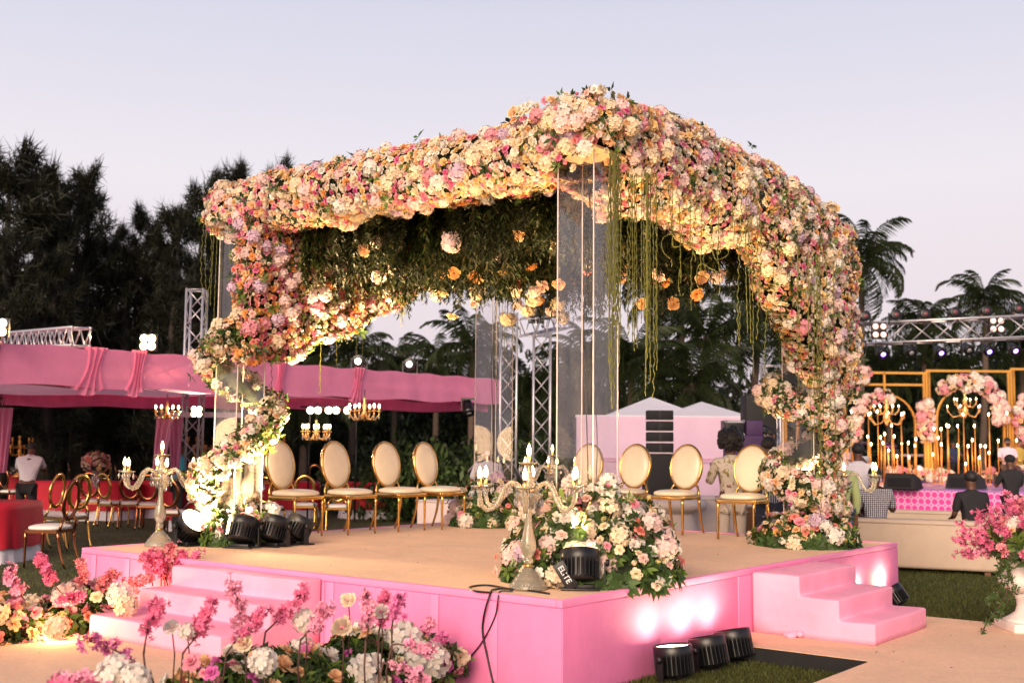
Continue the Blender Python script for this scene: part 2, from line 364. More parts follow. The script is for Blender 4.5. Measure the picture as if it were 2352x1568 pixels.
PWR=[(2.0,-.012),(2.0,-1.22),(-6,-1.22),(-6,-4.4),(4.55,-4.4),(4.42,-.012)]
wr=prism(MB(),PWR[::-1],.004,HW,MS).obj('walkway',CARPET,kind='structure'); wr['label']='raised beige carpeted walkway leading to the right hand steps'
ribbon(MB(),PWR,.003,HW-.004,MS).obj('walkway_skirt',BLACKM,wr)
PWL=[(-.012,1.85),(-.012,3.98),(-9,3.98),(-9,1.85)]
wl=prism(MB(),PWL,.004,HW,MS).obj('walkway',CARPET,kind='structure'); wl['label']='raised beige carpeted walkway leading to the left hand steps'
# grass blades where the lawn is near
def grass(n,fn,name='grass',h=(.02,.05),parent=None):
    P0=[];
    while len(P0)<n:
        q=fn(); 
        if q is not None: P0.append(q)
    P0=np.array(P0); a=rng.uniform(0,6.28,n); H_=rng.uniform(h[0],h[1],n); w_=H_*.09+.0015; lean=rng.normal(0,.5,(n,2))*H_[:,None]
    d=np.stack([np.cos(a),np.sin(a)],1)*w_[:,None]
    A_=np.column_stack([P0-d,np.zeros(n)]); B_=np.column_stack([P0+d,np.zeros(n)]); C_=np.column_stack([P0+lean,H_])
    V=np.stack([A_,B_,C_],1).reshape(-1,3); F=np.arange(3*n).reshape(-1,3); c=np.array([.075,.085,.02])*rng.uniform(.4,1.6,(n,1)); c=np.repeat(c,3,0)
    return mobj(name,nmesh(name,V,F,c,LEAF,False),None,kind='stuff')
def inpoly(u,v_): return (2.0<u<4.45 and -1.25<v_<0) or (-6<u<4.57 and -4.45<v_<-1.2) or (u<0.02 and u>-9 and 1.8<v_<4.0) or (-.02<u<6.02 and -.02<v_<5.47)
def gr_pick(x0,x1,y0,y1):
    def f():
        q=G(rng.uniform(x0,x1),rng.uniform(y0,y1)); dd=q-AA; u=dd.dot(UH); v_=dd.dot(VH)
        return None if inpoly(u,v_) else (q.x,q.y)
    return f
g=grass(26000,gr_pick(1380,2000,1450,1600)); g['label']='grass beside the floor lamps'
g=grass(42000,gr_pick(1990,2400,1270,1460),h=(.02,.045)); g['label']='grass behind the right steps'
g=grass(40000,gr_pick(-40,1000,1180,1420),h=(.015,.04)); g['label']='grass among the red tables'
# ================================================================ stage
PINKF=P('pink stage fabric',(.86,.22,.44),.7,0,2.2,.09,.2,bs=24,stain=.07)
PINKT=P('pink trim',(.85,.25,.48),.6,0,3,.08,.1)
STEPF=P('light pink step fabric',(.90,.36,.52),.75,0,2.5,.09,.35,bs=11,stain=.07)
st=thing('stage','square pink skirted wedding stage with a beige carpet top','stage',(AA.x,AA.y,0),RS)
mb=MB().grid(lambda a,b:(.05+(LU-.1)*a,.05+(LV-.1)*b,HS-.001),24,24); mb.obj('carpet',CARPET,st)
mb=MB()
for a0,a1,b0,b1 in((0,LU,0,.05),(0,LU,LV-.05,LV),(0,.05,.05,LV-.05),(LU-.05,LU,.05,LV-.05)): mb.box(((a0+a1)/2,(b0+b1)/2,HS-.02),(a1-a0,b1-b0,.05),None,.006)
mb.obj('edge_trim',PINKT,st)
def panel(x0,x1,y0,y1,dx,dy):
    # one hardboard panel of the skirt, slightly proud and uneven
    o_=rnd.uniform(.001,.006); m=MB().box(((x0+x1)/2+dx*o_,(y0+y1)/2+dy*o_,(HS-.046)/2+.002),(max(.02,x1-x0-.004),max(.02,y1-y0-.004),HS-.050),None,.004); m.obj('panel',PINKF,st)
n=5
for i in range(n):
    panel(0,.02,i*LV/n,(i+1)*LV/n,-1,0); panel(LU-.02,LU,i*LV/n,(i+1)*LV/n,1,0)
    panel(i*LU/n,(i+1)*LU/n,0,.02,0,-1); panel(i*LU/n,(i+1)*LU/n,LV-.02,LV,0,1)
for i in range(n*2):   # battens that show as pale bands on the left face
    y=.55+i*.52
    if y<LV: MB().box((-.010,y,.33),(.006,.075,.52),None,.002).obj('batten',PINKT,st)
def steps(label,M,treads,width,top):
    """profile extruded sideways, soft cloth-wrapped edges; local x = out of the stage, y = along the width"""
    bm=bmesh.new(); pts=[(0.012,HW)]; pts.append((0.012,top[0]))
    for i,(x1,z) in enumerate(zip(treads,top)):
        pts.append((x1,z)); 
        pts.append((x1,top[i+1] if i+1<len(top) else HW))
    vs=[bm.verts.new((x,0,z)) for x,z in pts]; f=bm.faces.new(vs); ex=bmesh.ops.extrude_face_region(bm,geom=[f]); 
    for v_ in [q for q in ex['geom'] if isinstance(q,bmesh.types.BMVert)]: v_.co.y+=width
    bmesh.ops.recalc_face_normals(bm,faces=bm.faces)
    eds=[e for e in bm.edges if max(e.verts[0].co.z,e.verts[1].co.z)>HW+.01 and e.calc_face_angle(0)>.3]
    bmesh.ops.bevel(bm,geom=eds,offset=.022,segments=3,affect='EDGES',profile=.55,clamp_overlap=True)
    bmesh.ops.triangulate(bm,faces=[f_ for f_ in bm.faces if len(f_.verts)>4])
    bmesh.ops.subdivide_edges(bm,edges=bm.edges[:],cuts=2,use_grid_fill=True)
    for v_ in bm.verts:
        q=v_.co; v_.co+=Vector((math.sin(q.y*9+q.z*5),math.cos(q.x*11+q.z*7),math.sin(q.x*7+q.y*6)))*.0035
    me=bpy.data.meshes.new('steps'); bm.to_mesh(me); bm.free(); me.polygons.foreach_set('use_smooth',[True]*len(me.polygons)); me.materials.append(STEPF)
    o=bpy.data.objects.new('stage_steps',me); o.matrix_world=M; link(o,None,label,'steps'); return o
TZ=(HW+.475,HW+.318,HW+.16)
s1=steps('three pink cloth covered steps on the left face of the stage, behind the planter',T(S(0,2.2,-HS))@RZ(RS+pi)@Matrix.Scale(-1,4,(0,1,0)),(.2,.5,.93),1.6,TZ)
s2=steps('three pink cloth covered steps on the right face of the stage, beside the floor lamps',T(S(2.62,0,-HS))@RZ(RS-pi/2),(.42,.74,1.02),1.18,TZ)
cr_=MB()   # crumpled cloth tail at the foot of the right steps
for i in range(9): cr_.ball((rnd.uniform(-.06,.06),rnd.uniform(-.02,.03),rnd.uniform(.01,.03)),(rnd.uniform(.03,.06),rnd.uniform(.02,.03),rnd.uniform(.015,.03)),8)
o=cr_.obj('cloth_tail',STEPF,s2); o.matrix_parent_inverse=s2.matrix_world.inverted(); o.location=tuple(S(2.60,-.40,HW-HS))
# ================================================================ acrylic pillars
def acrylic():
    m=bpy.data.materials.new('clear acrylic'); m.use_nodes=True; nt=m.node_tree; N=nt.nodes; L=nt.links; N.remove(N['Principled BSDF'])
    tr=N.new('ShaderNodeBsdfTransparent'); tr.inputs[0].default_value=(.985,.98,.985,1); gl=N.new('ShaderNodeBsdfGlossy'); gl.inputs['Roughness'].default_value=.015
    fr=N.new('ShaderNodeLayerWeight'); fr.inputs[0].default_value=.25; ms=N.new('ShaderNodeMixShader'); mp=N.new('ShaderNodeMath'); mp.operation='MULTIPLY_ADD'; mp.inputs[1].default_value=.13; mp.inputs[2].default_value=.018
    L.new(fr.outputs['Fresnel'],mp.inputs[0]); L.new(mp.outputs[0],ms.inputs[0]); L.new(tr.outputs[0],ms.inputs[1]); L.new(gl.outputs[0],ms.inputs[2])
    df=N.new('ShaderNodeBsdfDiffuse'); df.inputs[0].default_value=(.85,.74,.68,1); t=N.new('ShaderNodeTexCoord'); mpg=N.new('ShaderNodeMapping'); mpg.inputs['Scale'].default_value=(5,5,1.1); L.new(t.outputs['Object'],mpg.inputs[0])
    n=N.new('ShaderNodeTexNoise'); n.inputs['Scale'].default_value=2.2; n.inputs['Detail'].default_value=8; n.inputs['Distortion'].default_value=1; L.new(mpg.outputs[0],n.inputs[0])
    mr=N.new('ShaderNodeMapRange'); mr.inputs[1].default_value=.35; mr.inputs[2].default_value=.75; mr.inputs[3].default_value=.0; mr.inputs[4].default_value=.022; L.new(n.outputs[0],mr.inputs[0])
    m2=N.new('ShaderNodeMixShader'); L.new(mr.outputs[0],m2.inputs[0]); L.new(ms.outputs[0],m2.inputs[1]); L.new(df.outputs[0],m2.inputs[2]); L.new(m2.outputs[0],N['Material Output'].inputs[0]); return m
ACR=acrylic(); EDGE=P('polished acrylic edge',(.86,.72,.66),.15,0,8,.12,.02,trans=.3,coat=.5)
PLY=P('plywood cap',(.60,.38,.22),.7,0,6,.15,.1)
PIL={'front':(1.2,.63,'clear acrylic pillar at the near corner of the flower canopy'),'left':(1.2,4.74,'clear acrylic pillar at the left corner, wound with flowers by the lit candelabra'),
     'right':(5.15,.63,'clear acrylic pillar at the right corner, wound with flowers beside the last chair'),'back':(5.15,4.74,'clear acrylic pillar at the far corner between the two rows of chairs')}
PH=3.2; PW=.33
for k,(u_,v_,lab) in PIL.items():
    b=S(u_,v_); t=thing('acrylic_pillar',lab,'pillar',tuple(b),RS,'clear acrylic pillars of the canopy')
    h=PW/2
    for (cx,cy_,dx,dy) in((h,0,.006,PW-.03),(-h,0,.006,PW-.03),(0,h,PW-.03,.006),(0,-h,PW-.03,.006)):
        MB().box((cx,cy_,PH/2),(dx,dy,PH)).obj('panel',ACR,t)
    for i in(-1,1):
        for j in(-1,1): MB().box((i*h,j*h,PH/2),(.010,.010,PH),None,.003).obj('corner_strip',EDGE,t)
    MB().box((0,0,PH+.012),(PW+.1,PW+.1,.02)).obj('top_plate',PLY,t); MB().box((0,0,.012),(PW+.06,PW+.06,.02)).obj('base_plate',EDGE,t)
    if k in('front','back'):
        pts=[(-.02+.02*math.sin(i*.5),.03*math.cos(i*.37),.02+i*.1) for i in range(32)]; MB().tube(pts,.005,5).obj('power_cord',BLACK,t)
        pts=[(.06+.015*math.sin(i*.6+1),-.03+.02*math.cos(i*.4),.02+i*.1) for i in range(32)]; MB().tube(pts,.004,5).obj('power_cord',BLACK,t)
# ================================================================ the flower canopy
MIX=[('rose','cream',.20),('rose','blush',.07),('rose','pink',.08),('rose','hot',.05),('rose','peach',.065),('rose','coral',.03),('rose','yel',.08),('rose','white',.10),('carnation','peach',.045),('carnation','orange',.015),
     ('carnation','yel',.04),('carnation','cream',.10),('carnation','white',.05),('carnation','pink',.03),('hydrangea','pale',.05),('hydrangea','cream',.07),('hydrangea','white',.03),('hydrangea','lilac',.015),('hydrangea','pink',.01),('rosebud','cream',.03),('rosebud','pink',.02),('rosebud','peach',.02)]
_mw=np.array([m[2] for m in MIX]); _mw/=_mw.sum()
SZ={'rose':(.030,.046),'carnation':(.032,.048),'hydrangea':(.056,.084),'rosebud':(.028,.040),'orchid':(.04,.055)}
def pick(mix=None,cold=False):
    if mix is None: i=rng.choice(len(MIX),p=_mw); m=MIX[i]
    else: pw=np.array([m[2] for m in mix]); i=rng.choice(len(mix),p=pw/pw.sum()); m=mix[i]
    a,b=SZ[m[0]]; return m[0],m[1],rng.uniform(a,b)
class Pack:   # keeps blooms from sitting inside each other (grid hash)
    def __init__(s,c=.10): s.c=c; s.h={}
    def ok(s,p,r,f=.53):
        k=tuple(int(math.floor(x/s.c)) for x in p)
        for i in(-1,0,1):
            for j in(-1,0,1):
                for l in(-1,0,1):
                    for q,rq in s.h.get((k[0]+i,k[1]+j,k[2]+l),()):
                        if (q-p).length<(r+rq)*f: return False
        s.h.setdefault(k,[]).append((p,r)); return True
def fill(insts,surf,n,mix=None,pack=None,leaf=.25,jit=.3,push=.02,szf=1.0,tries=None):
    """surf() -> (world position, outward normal) or None"""
    pack=pack or Pack(); made=0
    for _ in range(tries or n*6):
        if made>=n: break
        q=surf()
        if q is None: continue
        p,nn=q; nn=(Vector(nn).normalized()+Vector(rng.normal(0,jit,3))).normalized()
        k,va,s_=pick(mix); s_*=szf
        if not pack.ok(Vector(p),s_): 
            continue
        insts.append((k,va,Vector(p)+nn*rng.uniform(-.2,1)*push,nn,s_)); made+=1
        if rng.random()<leaf:
            insts.append(('leaf_sprig' if rng.random()<.75 else 'bright_sprig','0' if rng.random()<.5 else '1',Vector(p)+Vector(rng.normal(0,.03,3))-nn*.01,nn,rng.uniform(.06,.10)))
        if rng.random()<.03: insts.append(('gypsophila','0',Vector(p)+nn*.02,nn,rng.uniform(.06,.09)))
can=thing('flower_canopy','large square wedding canopy densely covered in pink, cream and peach flowers','flower canopy',tuple(S(3.1,2.7,3.3)),0)
CO=np.array(can.location); FO=[]
ZB=3.30
def beam(p0,p1,ru,rd,rw,n,side=None,droop=None,mix=None,pk=None,rise=None):
    """p0,p1 in stage u,v; flowers on a rounded box section"""
    a=S(p0[0],p0[1],ZB); b=S(p1[0],p1[1],ZB); d=(b-a).normalized(); sd=Vector((d.y,-d.x,0))
    ru0=ru
    def surf():
        t=rng.uniform(0,1); th=rng.uniform(0,2*pi); c,s=math.cos(th),math.sin(th); k=(abs(c)**4+abs(s)**4)**-.25; ru=rise(t) if rise else ru0
        x=c*k*rw; dn=rd if not droop else rd+droop(t); y=s*k*(ru if s>0 else dn); bump=1+.06*math.sin(t*17+th*3)+.05*math.sin(t*41)
        if side is not None and x*side<0 and rng.random()<.75: return None
        p=a.lerp(b,t)+sd*x*bump+Vector((0,0,y*bump)); nn=sd*(c/rw)+Vector((0,0,s/(ru if s>0 else dn)))
        q_=p-AA; uu=q_.dot(UH); vv=q_.dot(VH)
        if uu<1.42 and vv<.86 and q_.z<3.235: return None   # the pillar head stays clear
        # rounded free ends
        e_=min(t,1-t)*(b-a).length
        if e_<.10: nn=nn.normalized()+(d if t>.5 else -d)*.9
        return p,nn
    fill(FO,surf,n,mix,pk,leaf=.09)
    ru=ru0
    for e0,sg in((a,-1),(b,1)):
        def cap():
            r_=math.sqrt(rng.random()); th=rng.uniform(0,6.28); return e0+sd*(r_*rw*math.cos(th))+Vector((0,0,r_*(ru if math.sin(th)>0 else rd)*math.sin(th)))+d*sg*(.04+.07*(1-r_)),d*sg
        fill(FO,cap,40,mix,pk)
    core=MB()
    M=Matrix.Translation(a)@Matrix(((d.x,sd.x,0,0),(d.y,sd.y,0,0),(0,0,1,0),(0,0,0,1)))
    rc=.12 if rise else ru; c0=.52 if (p0[0]<1.5 and p0[1]<1) else .02; core.box((((b-a).length+c0-.02)/2,0,(rc-rd)/2),((b-a).length-c0-.02,rw*2-.07,rc+rd-.07),M,.08)
    if rise:
        core.grid(lambda a_,b_:(a_*(b-a).length,(b_*2-1)*(rw-.06),(rise(a_)-.06)*(1-(2*b_-1)**4)),24,9,M)
    o=core.obj('foliage_backing',BACKG,can); o.location=-can.location; return
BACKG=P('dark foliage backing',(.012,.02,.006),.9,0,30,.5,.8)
pk=Pack()
beam((1.26,.42),(1.26,5.12),.24,.24,.25,4600,side=None,pk=pk)
beam((1.0,.66),(5.5,.66),.34,.26,.32,5700,droop=lambda t:(.08+.12*math.sin(t*9)**2)*min(1,t*4),pk=pk,rise=lambda t:float(np.interp(t,[0,.1,.25,.5,.85,1],[.28,.34,.40,.42,.27,.06])))
beam((1.3,4.74),(5.4,4.74),.25,.25,.22,900,pk=pk)
beam((5.15,.8),(5.15,4.6),.25,.25,.22,700,pk=pk)
def crn():  # raised mound at the near corner
    d=Vector(rng.normal(size=3)).normalized(); d.z=abs(d.z); return S(1.12,.55,ZB+.06)+Vector((d.x*.32,d.y*.28,d.z*.28)),d
fill(FO,crn,90,[('hydrangea','cream',4),('hydrangea','pale',4),('hydrangea','white',3),('rose','hot',1.5),('rose','peach',1.5),('rose','cream',2)],pk)
def crb():
    a=rng.uniform(-.34,.5); z=rng.uniform(3.25,3.62)
    return (S(.93,.66+a,z),-UH) if rng.random()<.5 else (S(1.24+a,.34,z),-VH)
fill(FO,crb,150,None,pk)
mb=MB(); mb.box((0,0,0),(.52,.52,.26),T(S(1.24,.66,3.40)-can.location)@RZ(RS),.08); mb.obj('foliage_backing',BACKG,can)
# hanging corner brackets: flower curtains that arch from pillar to beam
def bracket(u0,v0,du,n,len_,zlow,mix=None,th=.19,out=.16):
    def zb(s): q=max(0,min(1,s/len_)); return zlow+(3.2-zlow)*(q**1.25)+.04*math.sin(s*9)
    def surf():
        s=rng.uniform(-out,len_); z0=zb(max(0,s)); z=rng.uniform(z0,3.25); r=rng.random()
        if r<.22: z=z0; side=0
        else: side=1 if rng.random()<.5 else -1
        e_=min(1,(z-z0)/.25+.35); off=side*th*e_*(1+.15*math.sin(s*11+z*8)) if side else rng.uniform(-.1,.1)
        nn=VH*side if side else Vector((0,0,-1))+UH*du*.3
        if rng.random()<.06: s=-out; off=rng.uniform(-th,th); nn=-UH*du
        if s<-out+.08: nn=nn-UH*du*.8
        return S(u0+du*s,v0+off,z),nn
    fill(FO,surf,n,mix,pk,leaf=.35,jit=.35)
    core=MB(); m=18
    for side in(-1,1):
        core.grid(lambda a,b:S(u0+du*(-out+.05+(len_+.05)*a),v0+side*(th-.07),(zb(-out+.05+(len_+.05)*a)+.08)*(1-b)+3.3*b)-can.location,m,6)
    core.obj('foliage_backing',BACKG,can)
COOL=[('rose','pink',.12),('rose','hot',.05),('rose','coral',.10),('rose','cream',.10),('rose','peach',.08),('rose','blush',.06),('carnation','orange',.08),('carnation','peach',.05),('hydrangea','pale',.09),('hydrangea','lilac',.03),('hydrangea','cream',.05),('hydrangea','pink',.03),('rosebud','cream',.06),('rosebud','pink',.03)]
bracket(1.05,4.42,1,3100,3.3,1.74,COOL,.15,.10)
bracket(5.30,.42,-1,3200,2.0,1.46,None,.22,.22)
def rcol():   # flowers running down the outer side of the right corner
    s=rng.uniform(-.30,.10); z=rng.uniform(1.75,3.3); side=1 if rng.random()<.5 else -1; return S(5.3-s,.63+side*rng.uniform(.02,.26),z),VH*side+UH*.6
fill(FO,rcol,520,None,pk,leaf=.3)
# garlands winding down two pillars
def helix(u0,v0,thf,z1,z0,n,r=.30,rt=.11,mix=None,gaps=None):
    C=S(u0,v0)
    def surf():
        z=rng.uniform(z0,z1)
        if gaps and gaps(z): return None
        th=thf(z); d=Vector((math.cos(th),math.sin(th),0)); q=rng.uniform(0,6.28); rr=rt*(1+.2*math.sin(z*13)); n_=d*math.cos(q)+Vector((0,0,math.sin(q)))
        if n_.dot(d)<-.3: return None
        p=C+d*r+Vector((0,0,z))+n_*rr+Vector(rng.normal(0,.012,3)); return p,n_
    fill(FO,surf,n,mix,pk,leaf=.75)
    mb=MB(); pts=[]; 
    for i in range(70):
        z=z0+(z1-z0)*i/69; th=thf(z); pts.append(C+Vector((math.cos(th)*r,math.sin(th)*r,z))-can.location)
    mb.tube(pts,rt*.72,7).obj('garland_core',BACKG,can)
GAR=[('rose','pink',.06),('rose','blush',.12),('rose','cream',.14),('rose','peach',.08),('rose','coral',.05),('rose','white',.1),('hydrangea','cream',.08),('hydrangea','white',.1),('hydrangea','pale',.08),('rosebud','cream',.12),('carnation','peach',.04)]
helix(1.2,4.74,lambda z:R((z-1.25)*(350 if z>1.25 else 248)),2.02,.12,760,rt=.125,mix=GAR)
helix(5.15,.63,lambda z:R(-180+(1.5-z)/.78*360),1.75,.12,1100,r=.29,rt=.125,mix=GAR)
def rv():
    z=rng.uniform(.4,1.9); th=rng.uniform(-1.2,.9); d=Vector((math.cos(th),math.sin(th),0)); return S(5.15,.63,z)+d*.30*UH.length+d*rng.uniform(0,.06),d+Vector((0,0,rng.normal(0,.3)))
fill(FO,rv,430,GAR,pk,leaf=.6)
scatter(can,FO,300)
# trusses inside the beams, seen where the flowers part
# greenery hung under the ceiling
def hang_proto(seed,n=34,L_=1.0):
    g=np.random.default_rng(seed); V=[];F=[];C=[]; 
    for i in range(n):
        z=-L_*i/n; 
        for s in range(2):
            a=g.uniform(0,6.28); ln=.095*(1.1-.6*i/n)*g.uniform(.7,1.2); b=len(V); c=np.array([.024,.036,.006])*g.uniform(.4,1.5)
            if g.random()<.12: c=np.array([.11,.085,.02])
            dx,dy=math.cos(a),math.sin(a); w_=.006
            V+=[(-dy*w_,dx*w_,z),(dy*w_,-dx*w_,z),(dx*ln*.6-dy*w_*1.3,dy*ln*.6+dx*w_*1.3,z-ln*.5),(dx*ln*.6+dy*w_*1.3,dy*ln*.6-dx*w_*1.3,z-ln*.5),(dx*ln,dy*ln,z-ln*1.25)]; F+=[(b,b+1,b+2),(b+1,b+3,b+2),(b+2,b+3,b+4)]; C+=[c*.7,c*.7,c,c,c*1.2]
    return np.array(V,float),np.array(F),np.array(C)
HP=[hang_proto(i) for i in range(4)]
Vs=[];Fs=[];Cs=[];b=0
ceil_u=(1.35,5.05); ceil_v=(.8,4.65)
clus=[(rng.uniform(*ceil_u),rng.uniform(*ceil_v),rng.uniform(.28,.95)**1.1,rng.uniform(.5,1.3)) for _ in range(190)]
for i in range(2900):
    cu,cv,cl,ct=clus[i%190]; u_=min(ceil_u[1],max(ceil_u[0],cu+rng.normal(0,.10))); v_=min(ceil_v[1],max(ceil_v[0],cv+rng.normal(0,.10))); ln=max(.15,cl*rng.uniform(.6,1.05))
    V,F,C=HP[i%4]; a=rng.uniform(0,6.28); c,s=math.cos(a),math.sin(a); sc_=np.array([rng.uniform(.8,1.3)]*2+[ln]); W=V*sc_; W=np.column_stack([W[:,0]*c-W[:,1]*s,W[:,0]*s+W[:,1]*c,W[:,2]]); p=np.array(S(u_,v_,3.27))-CO
    Vs.append(W+p); Fs.append(F+b); Cs.append(C*ct*rng.uniform(.45,1.1)); b+=len(V)
mobj('hanging_foliage',nmesh('hanging_foliage',np.vstack(Vs),np.vstack(Fs),np.clip(np.vstack(Cs),0,1),LEAF,False),can,kind='stuff')
MB().box((0,0,0),(3.8,4.0,.03),T(S(3.17,2.69,3.30)-can.location)@RZ(RS)).obj('ceiling_panel',BACKG,can)
# blooms hung head down from the ceiling
HF=[];stm=MB()
for i in range(84):
    u_=rng.uniform(1.5,5.0); v_=rng.uniform(.9,4.6); z=3.27-rng.uniform(.28,.84); k,va,s_=pick([('carnation','orange',1.6),('carnation','peach',2.5),('hydrangea','cream',3),('hydrangea','pale',3.5),('carnation','yel',1),('rose','coral',1),('carnation','blush',1.5)])
    s_*=1.15 if k=='hydrangea' else 1.7; n_=Vector(rng.normal(0,.35,3))+Vector((-.15,-.45,-.75)); HF.append((k,va,S(u_,v_,z),n_,s_)); stm.tube([S(u_,v_,3.27)-can.location,S(u_+.01,v_,z+.01)-can.location],.003,4)
scatter(can,HF,200); stm.obj('flower_stems',BACKG,can,kind='stuff')
# vines: olive strings that hang in bunches
VINE=P('olive amaranth string',(.13,.13,.022),.8,0,60,.4,.6,bs=300)
def vine(p,ln,sway=.04,loop=0,r=.0034):
    pts=[];rr=[];n=int(ln/.022)+4; a=rng.uniform(0,6.28); ph=rng.uniform(0,6,3)
    for i in range(n):
        t=i/n*ln; k=min(1,t/.5); sway_=sway*.45; x=sway_*k*math.sin(t*2.3+ph[0])+.0045*math.sin(t*60+ph[1]); y=sway_*k*math.cos(t*1.9+ph[2])+.0045*math.cos(t*60+ph[1]); z=-t
        if loop:
            t0=loop*ln; dl=.30
            if t>t0:
                q=min(1,(t-t0)/dl); x+=.07*math.sin(q*2*pi)*1.0; z+=.075*(1-math.cos(q*2*pi))+ (q*dl*.7)
        pts.append(Vector(p)-can.location+Vector((math.cos(a)*x-math.sin(a)*y*.5,math.sin(a)*x*.4,z))+Vector((x*.5,0,0))); rr.append(r*(1+.45*math.sin(i*2.3)))
    MB().tube(pts,rr,4).obj('vine',VINE,can)
def vat(x,y,ln,dep,**k): vine(D(x,y,dep),ln,**k)
for i in range(22): vat(1412+rnd.uniform(-13,15),352+rnd.uniform(-8,8),rnd.uniform(.9,1.9),8.25+rnd.uniform(-.04,.06),sway=.035)
for i in range(20): vat(1478+rnd.uniform(-34,34),395+abs(rnd.uniform(-8,8)),rnd.uniform(1.0,1.75),8.5+rnd.uniform(-.04,.08),sway=.02,r=.0037)
for x,y,ln in((1535,420,.9),(1545,430,.7),(1560,455,1.0),(1585,460,1.1),(1600,450,.75),(1612,470,1.05),(1635,465,.8),(1650,480,.9)): vat(x,y,ln,8.9,sway=.06,loop=rnd.uniform(.35,.7))
for i in range(9):
    x=rnd.uniform(1665,1790); vat(x,430+(x-1665)*.55,rnd.uniform(.6,1.25),9.1+(x-1665)*.009,sway=.05,loop=rnd.choice((0,0,.5)))
for i in range(11):
    x=rnd.uniform(1830,1925); vat(x,560+(x-1830)*.5,rnd.uniform(1.2,2.4),10.3+(x-1830)*.003,sway=.04)
for x,ln in((470,.8),(476,1.1),(484,1.3),(492,.9),(500,1.15),(508,1.0)): vat(x,500,ln,11.2,sway=.05)
for x,y,ln in((632,545,1.3),(645,548,1.2),(650,540,1.0),(625,640,1.5),(745,630,1.35),(741,600,1.5),(782,590,1.3),(818,700,.9),(835,690,1.0),(700,560,.9)): vat(x,y,ln,11.3+(x-620)*.012,sway=.04)
for x,y,ln in((924,640,.75),(930,650,.7),(918,640,.6)): vat(x,y,ln,12.3,sway=.03,loop=.5)
for i in range(7): vat(1140+i*7,640,rnd.uniform(.8,1.6),14.0,sway=.03)
for i in range(3): vat(1700+i*30,700,rnd.uniform(.4,.9),10.4,sway=.03)
# ================================================================ chairs on the stage
def superell(nx,a,b,e=3.2):
    out=[]
    for k in range(nx):
        q=2*pi*k/nx; c,s=math.cos(q),math.sin(q); out.append((a*abs(c)**(2/e)*(1 if c>=0 else -1),b*abs(s)**(2/e)*(1 if s>=0 else -1)))
    return out
def cushion(mb,a,b,z0,z1,M=None,seg=28,crown=.02):
    rings=[(.90,z0),(.985,z0+.008),(1.0,(z0+z1)/2),(.985,z1-.012),(.93,z1-.002),(.7,z1+crown*.6),(.35,z1+crown*.95),(.02,z1+crown)]
    V=[];F=[]
    for k,z in rings:
        for (x,y) in superell(seg,a*k,b*k): V.append((x,y,z))
    for i in range(len(rings)-1):
        for k in range(seg): F.append((i*seg+k,i*seg+(k+1)%seg,(i+1)*seg+(k+1)%seg,(i+1)*seg+k))
    F.append(tuple((len(rings)-1)*seg+k for k in range(seg))); F.append(tuple(range(seg-1,-1,-1)))
    return mb.add(V,F,M,True)
def legm(x,y,rear,z1=.41):
    mb=MB(); pts=[];rr=[]
    for i in range(7):
        t=i/6; z=z1*(1-t); off=.10*t*t if rear else .0; pts.append((x,y-off,z)); rr.append(.021-.007*t)
    return mb.tube(pts,rr,4)
def oval_torus(mb,a,b,r,M,seg=36,rs=6,flat=1.0):
    V=[];F=[]
    for i in range(seg):
        q=2*pi*i/seg; c,s=math.cos(q),math.sin(q)
        for k in range(rs):
            p=2*pi*k/rs; rr=r*math.cos(p); V.append(((a+rr)*c,r*flat*math.sin(p),(b+rr)*s))
    for i in range(seg):
        for k in range(rs): F.append((i*rs+k,((i+1)%seg)*rs+k,((i+1)%seg)*rs+(k+1)%rs,i*rs+(k+1)%rs))
    return mb.add(V,F,M,True)
def oval_back(label):
    """local +y = the way the sitter faces"""
    t=thing('banquet_chair',label,'chair',(0,0,0),0,'oval back chairs on the stage')
    mb=MB(); cushion(mb,.225,.215,.425,.475); mb.obj('seat',LEATHER,t)
    mb=MB(); mb.box((0,.20,.405),(.43,.025,.04),None,.005); mb.box((0,-.195,.405),(.40,.025,.04),None,.005); mb.box((.212,0,.405),(.022,.37,.04),None,.005); mb.box((-.212,0,.405),(.022,.37,.04),None,.005); mb.obj('seat_frame',GOLD,t)
    for x,y,r_ in((.205,.195,0),(-.205,.195,0),(.195,-.19,1),(-.195,-.19,1)): legm(x,y,r_).obj('leg',GOLD,t)
    M=T(0,-.245,.745)@RX(R(9)); mb=MB(); n=30; V=[];F=[]
    for k,d in((.0,.046),(.5,.043),(.85,.034),(.97,.018),(.985,-.012),(.95,-.02),(.02,-.022)):
        for i in range(n): q=2*pi*i/n; V.append((max(k,.02)*.20*math.cos(q),d,max(k,.02)*.255*math.sin(q)))
    for j in range(6):
        for i in range(n): F.append((j*n+i,(j+1)*n+i,(j+1)*n+(i+1)%n,j*n+(i+1)%n))
    F.append(tuple(range(n))); F.append(tuple(6*n+i for i in range(n-1,-1,-1))); mb.add(V,F,M,True); mb.obj('backrest',LEATHER,t)
    mb=MB(); oval_torus(mb,.203,.258,.014,M,flat=1.7); mb.obj('back_rim',GOLD,t)
    for s in(-1,1):
        mb=MB(); mb.tube([(s*.19,-.19,.40),(s*.185,-.205,.46),(s*.165,-.215,.52),(s*.125,-.22,.565)],[.019,.017,.015,.013],4); mb.obj('back_support',GOLD,t)
    return t
ch0=oval_back('oval back chair nearest the left pillar, first of the left row')
def place(proto,first,loc,rz,label,group=None):
    c=proto if first else copy_tree(proto); c.location=loc; c.rotation_euler=(0,0,rz); c['label']=label
    if group: c['group']=group
    return c
